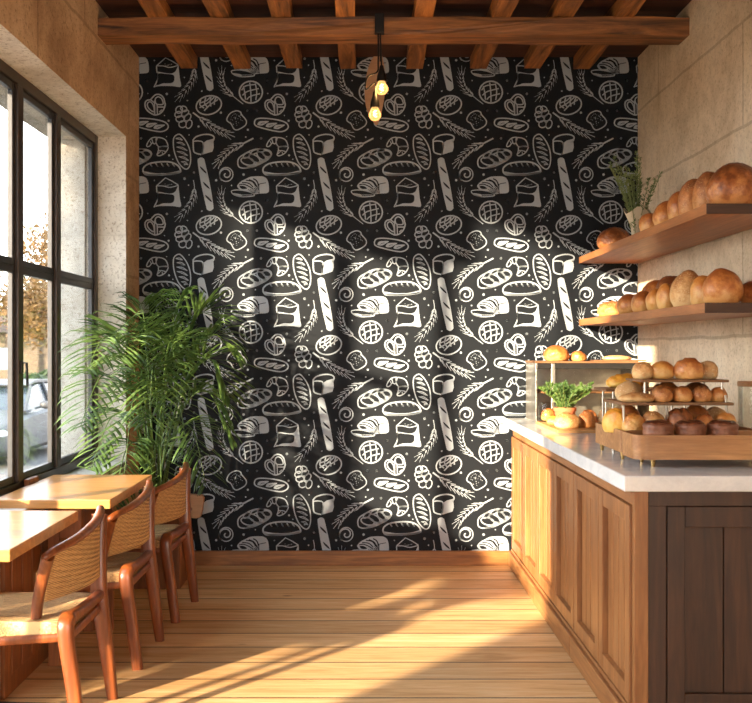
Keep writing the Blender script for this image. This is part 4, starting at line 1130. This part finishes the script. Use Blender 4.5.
def leaf_cloud(bm, c, r, n, size, R, shell=.55):
    for _ in range(n):
        d = Vector((R.gauss(0, 1), R.gauss(0, 1), R.gauss(0, 1))).normalized()
        k = (shell + (1 - shell) * R.random()) * (1 + .25 * noise.noise(d * 2.5 + Vector(c)))
        p = Vector(c) + Vector((d.x * r[0], d.y * r[1], d.z * r[2])) * k
        u = Vector((R.gauss(0, 1), R.gauss(0, 1), R.gauss(0, 1))).normalized(); v = u.orthogonal().normalized()
        s = size * R.uniform(.6, 1.2)
        bm.faces.new([bm.verts.new(p + u * s), bm.verts.new(p + v * s * .5), bm.verts.new(p - u * s), bm.verts.new(p - v * s * .5)])
def tree(label, loc, h, r, mat, seed, n=2600, size=.16, group='trees across the street'):
    R = random.Random(seed); t = thing('street_tree', label, 'tree', loc, group=group)
    bm = BM(); sweep(bm, [(0, 0, 0), (.05, .03, h * .3), (-.05, 0, h * .62), (0, 0, h * .9)], [.16 * h / 6, .03], seg=10)
    for k in range(7):
        a = k * 2.4; z = h * (.35 + .07 * k); sweep(bm, [(0, 0, z), (r * .35 * math.cos(a), r * .35 * math.sin(a), z + h * .10), (r * .7 * math.cos(a), r * .7 * math.sin(a), z + h * .16)], [.05, .012], seg=6)
    obj('trunk', bm, M['bark'], t, 60)
    bm = BM()
    for k in range(9):
        a = R.random() * 6.28; q = r * .55 * math.sqrt(R.random()); leaf_cloud(bm, (q * math.cos(a), q * math.sin(a), h * R.uniform(.42, .88)), (r * .55, r * .55, h * .17), n // 9, size, R, .3)
    obj('crown', bm, M[mat], t)
tree('pale golden tree across the street, seen in the left pane', (-13.9, 31, GZ + .12), 6.2, 2.2, 'autumn2', 1, 4500, .10)
tree('golden autumn tree across the street, seen in the middle pane', (-11.6, 37.5, GZ + .12), 7.0, 2.6, 'autumn', 2, 5000, .11)
tree('distant yellow tree between the houses', (-22.5, 54, GZ + .12), 7.5, 3.4, 'autumn', 3)
tree('distant olive tree behind the golden trees', (-15.5, 50, GZ + .12), 7.0, 3.2, 'autumn2', 4)
def hedge(label, x0, x1, y0, y1, h, seed):
    R = random.Random(seed); t = thing('hedge', label, 'hedge', ((x0 + x1) / 2, (y0 + y1) / 2, GZ + .12), group='clipped bushes across the street'); bm = BM()
    a, b = (x1 - x0) / 2, (y1 - y0) / 2
    bmesh.ops.create_icosphere(bm, subdivisions=3, radius=1)
    for v in bm.verts: v.co = (v.co.x * a * .9, v.co.y * b * .9, max(v.co.z, -.9) * h * .47 + h * .45)
    leaf_cloud(bm, (0, 0, h * .48), (a, b, h * .5), 1500, .09, R, .85)
    obj('foliage', bm, M['hedge'], t)
hedge('rounded green bush across the street, above the car mirror', -9.9, -8.0, 26.6, 28.6, 1.35, 1)
hedge('low green hedge across the street, left of the rounded bush', -12.3, -10.4, 27.5, 29.5, 1.0, 2)
def house(label, x0, x1, y0, y1, h):
    t = thing('house', label, 'house', ((x0 + x1) / 2, (y0 + y1) / 2, GZ + .12), group='houses across the street'); a, b = (x1 - x0) / 2, (y1 - y0) / 2
    obj('house_walls', box(BM(), -a, a, -b, b, 0, h), M['house_wall'], t)
    bm = BM(); prism(bm, [(-b - .3, h), (b + .3, h), (0, h + 1.5)], 'x', -a - .3, a + .3); obj('house_roof', bm, M['house_roof'], t)
    for k in range(3): obj('house_window', box(BM(), -a + a * 2 * (k + .5) / 3 - .45, -a + a * 2 * (k + .5) / 3 + .45, -b - .03, -b + .02, .7, 2.0), M['winpane'], t)
house('low pale house across the street behind the trees', -27, -15.5, 58, 66, 2.9)
# unseen tree and shrub added out of view to shade window and floor
tree('unseen leafy tree added out front to shade the far end of the window', (-6.49, .42, GZ + .12), 5.6, .46, 'autumn2', 21, 3800, .09, None)

tree('unseen low sparse shrub added outside the tall window to cast leafy shade on the floor', (-2.75, 2.35, GZ + .12), 1.75, .62, 'palm', 33, 130, .12, None)
# ------------------------------------------------------------------ light
AZ, EL = math.radians(41.5), math.radians(13)
d = Vector((math.sin(AZ) * math.cos(EL), math.cos(AZ) * math.cos(EL), -math.sin(EL)))
L = bpy.data.lights.new('sun', 'SUN'); L.energy = 42; L.color = (1.0, .80, .56); L.angle = math.radians(1.8)
o = bpy.data.objects.new('sun', L); COL.objects.link(o); o.rotation_euler = d.to_track_quat('-Z', 'Y').to_euler()
for (x, z_) in ((.106, 2.80), (.07, 2.65)):
    L = bpy.data.lights.new('bulb_glow', 'POINT'); L.energy = 3.0; L.color = (1, .62, .3); L.shadow_soft_size = .02
    o = bpy.data.objects.new('bulb_glow', L); COL.objects.link(o); o.location = (x, 5.28, z_)
# daylight portals in the openings
def portal(loc, rot, sx, sy):
    L = bpy.data.lights.new('daylight_portal', 'AREA'); L.shape = 'RECTANGLE'; L.size = sx; L.size_y = sy; L.cycles.is_portal = True
    o = bpy.data.objects.new('daylight_portal', L); COL.objects.link(o); o.location = loc; o.rotation_euler = rot
portal((XO - .04, (3.85 + 5.98) / 2, 1.70), (0, -PI / 2, 0), 2.0, 2.1)
portal((XO - .04, (WA + 3.85) / 2, 1.585), (0, -PI / 2, 0), 3.1, 3.85 - WA)
portal((.15, YF - .22, 1.3), (PI / 2, 0, 0), 2.5, 2.6)

w = bpy.data.worlds.new('sky'); scene.world = w; w.use_nodes = True; nt = w.node_tree; nt.nodes.clear()
out = nt.nodes.new('ShaderNodeOutputWorld'); bg = nt.nodes.new('ShaderNodeBackground'); nt.links.new(bg.outputs[0], out.inputs[0])
tc = nt.nodes.new('ShaderNodeTexCoord'); sp = nt.nodes.new('ShaderNodeSeparateXYZ'); nt.links.new(tc.outputs['Generated'], sp.inputs[0])
rp = nt.nodes.new('ShaderNodeValToRGB'); e = rp.color_ramp.elements
e[0].position = 0.0; e[0].color = (.98, .94, .88, 1); e[1].position = .6; e[1].color = (.78, .88, 1.0, 1)
e2 = e.new(.2); e2.color = (.97, .985, 1, 1)
nt.links.new(sp.outputs[2], rp.inputs[0]); nt.links.new(rp.outputs[0], bg.inputs[0]); bg.inputs[1].default_value = 9.5

# ------------------------------------------------------------------ camera
cd = bpy.data.cameras.new('camera'); co = bpy.data.objects.new('camera', cd); COL.objects.link(co)
co.location = (0, 0, 1.40); co.rotation_euler = (PI / 2, 0, 0)
cd.sensor_fit = 'HORIZONTAL'; cd.sensor_width = 36; cd.lens = 36 * 981 / 752
cd.shift_x = 14 / 752; cd.shift_y = -3.5 / 752; cd.clip_end = 300; cd.clip_start = .05
cd.dof.use_dof = True; cd.dof.focus_distance = 5.3; cd.dof.aperture_fstop = 5.6
scene.camera = co
scene.view_settings.view_transform = 'Standard'; scene.view_settings.look = 'None'
scene.view_settings.exposure = 0.0; scene.view_settings.gamma = 1.0; scene.view_settings.use_curve_mapping = False
scene.cycles.max_bounces = 10; scene.cycles.diffuse_bounces = 5; scene.cycles.transparent_max_bounces = 16
scene.cycles.use_denoising = True; scene.cycles.sample_clamp_indirect = 6
scene.cycles.caustics_reflective = False; scene.cycles.caustics_refractive = False
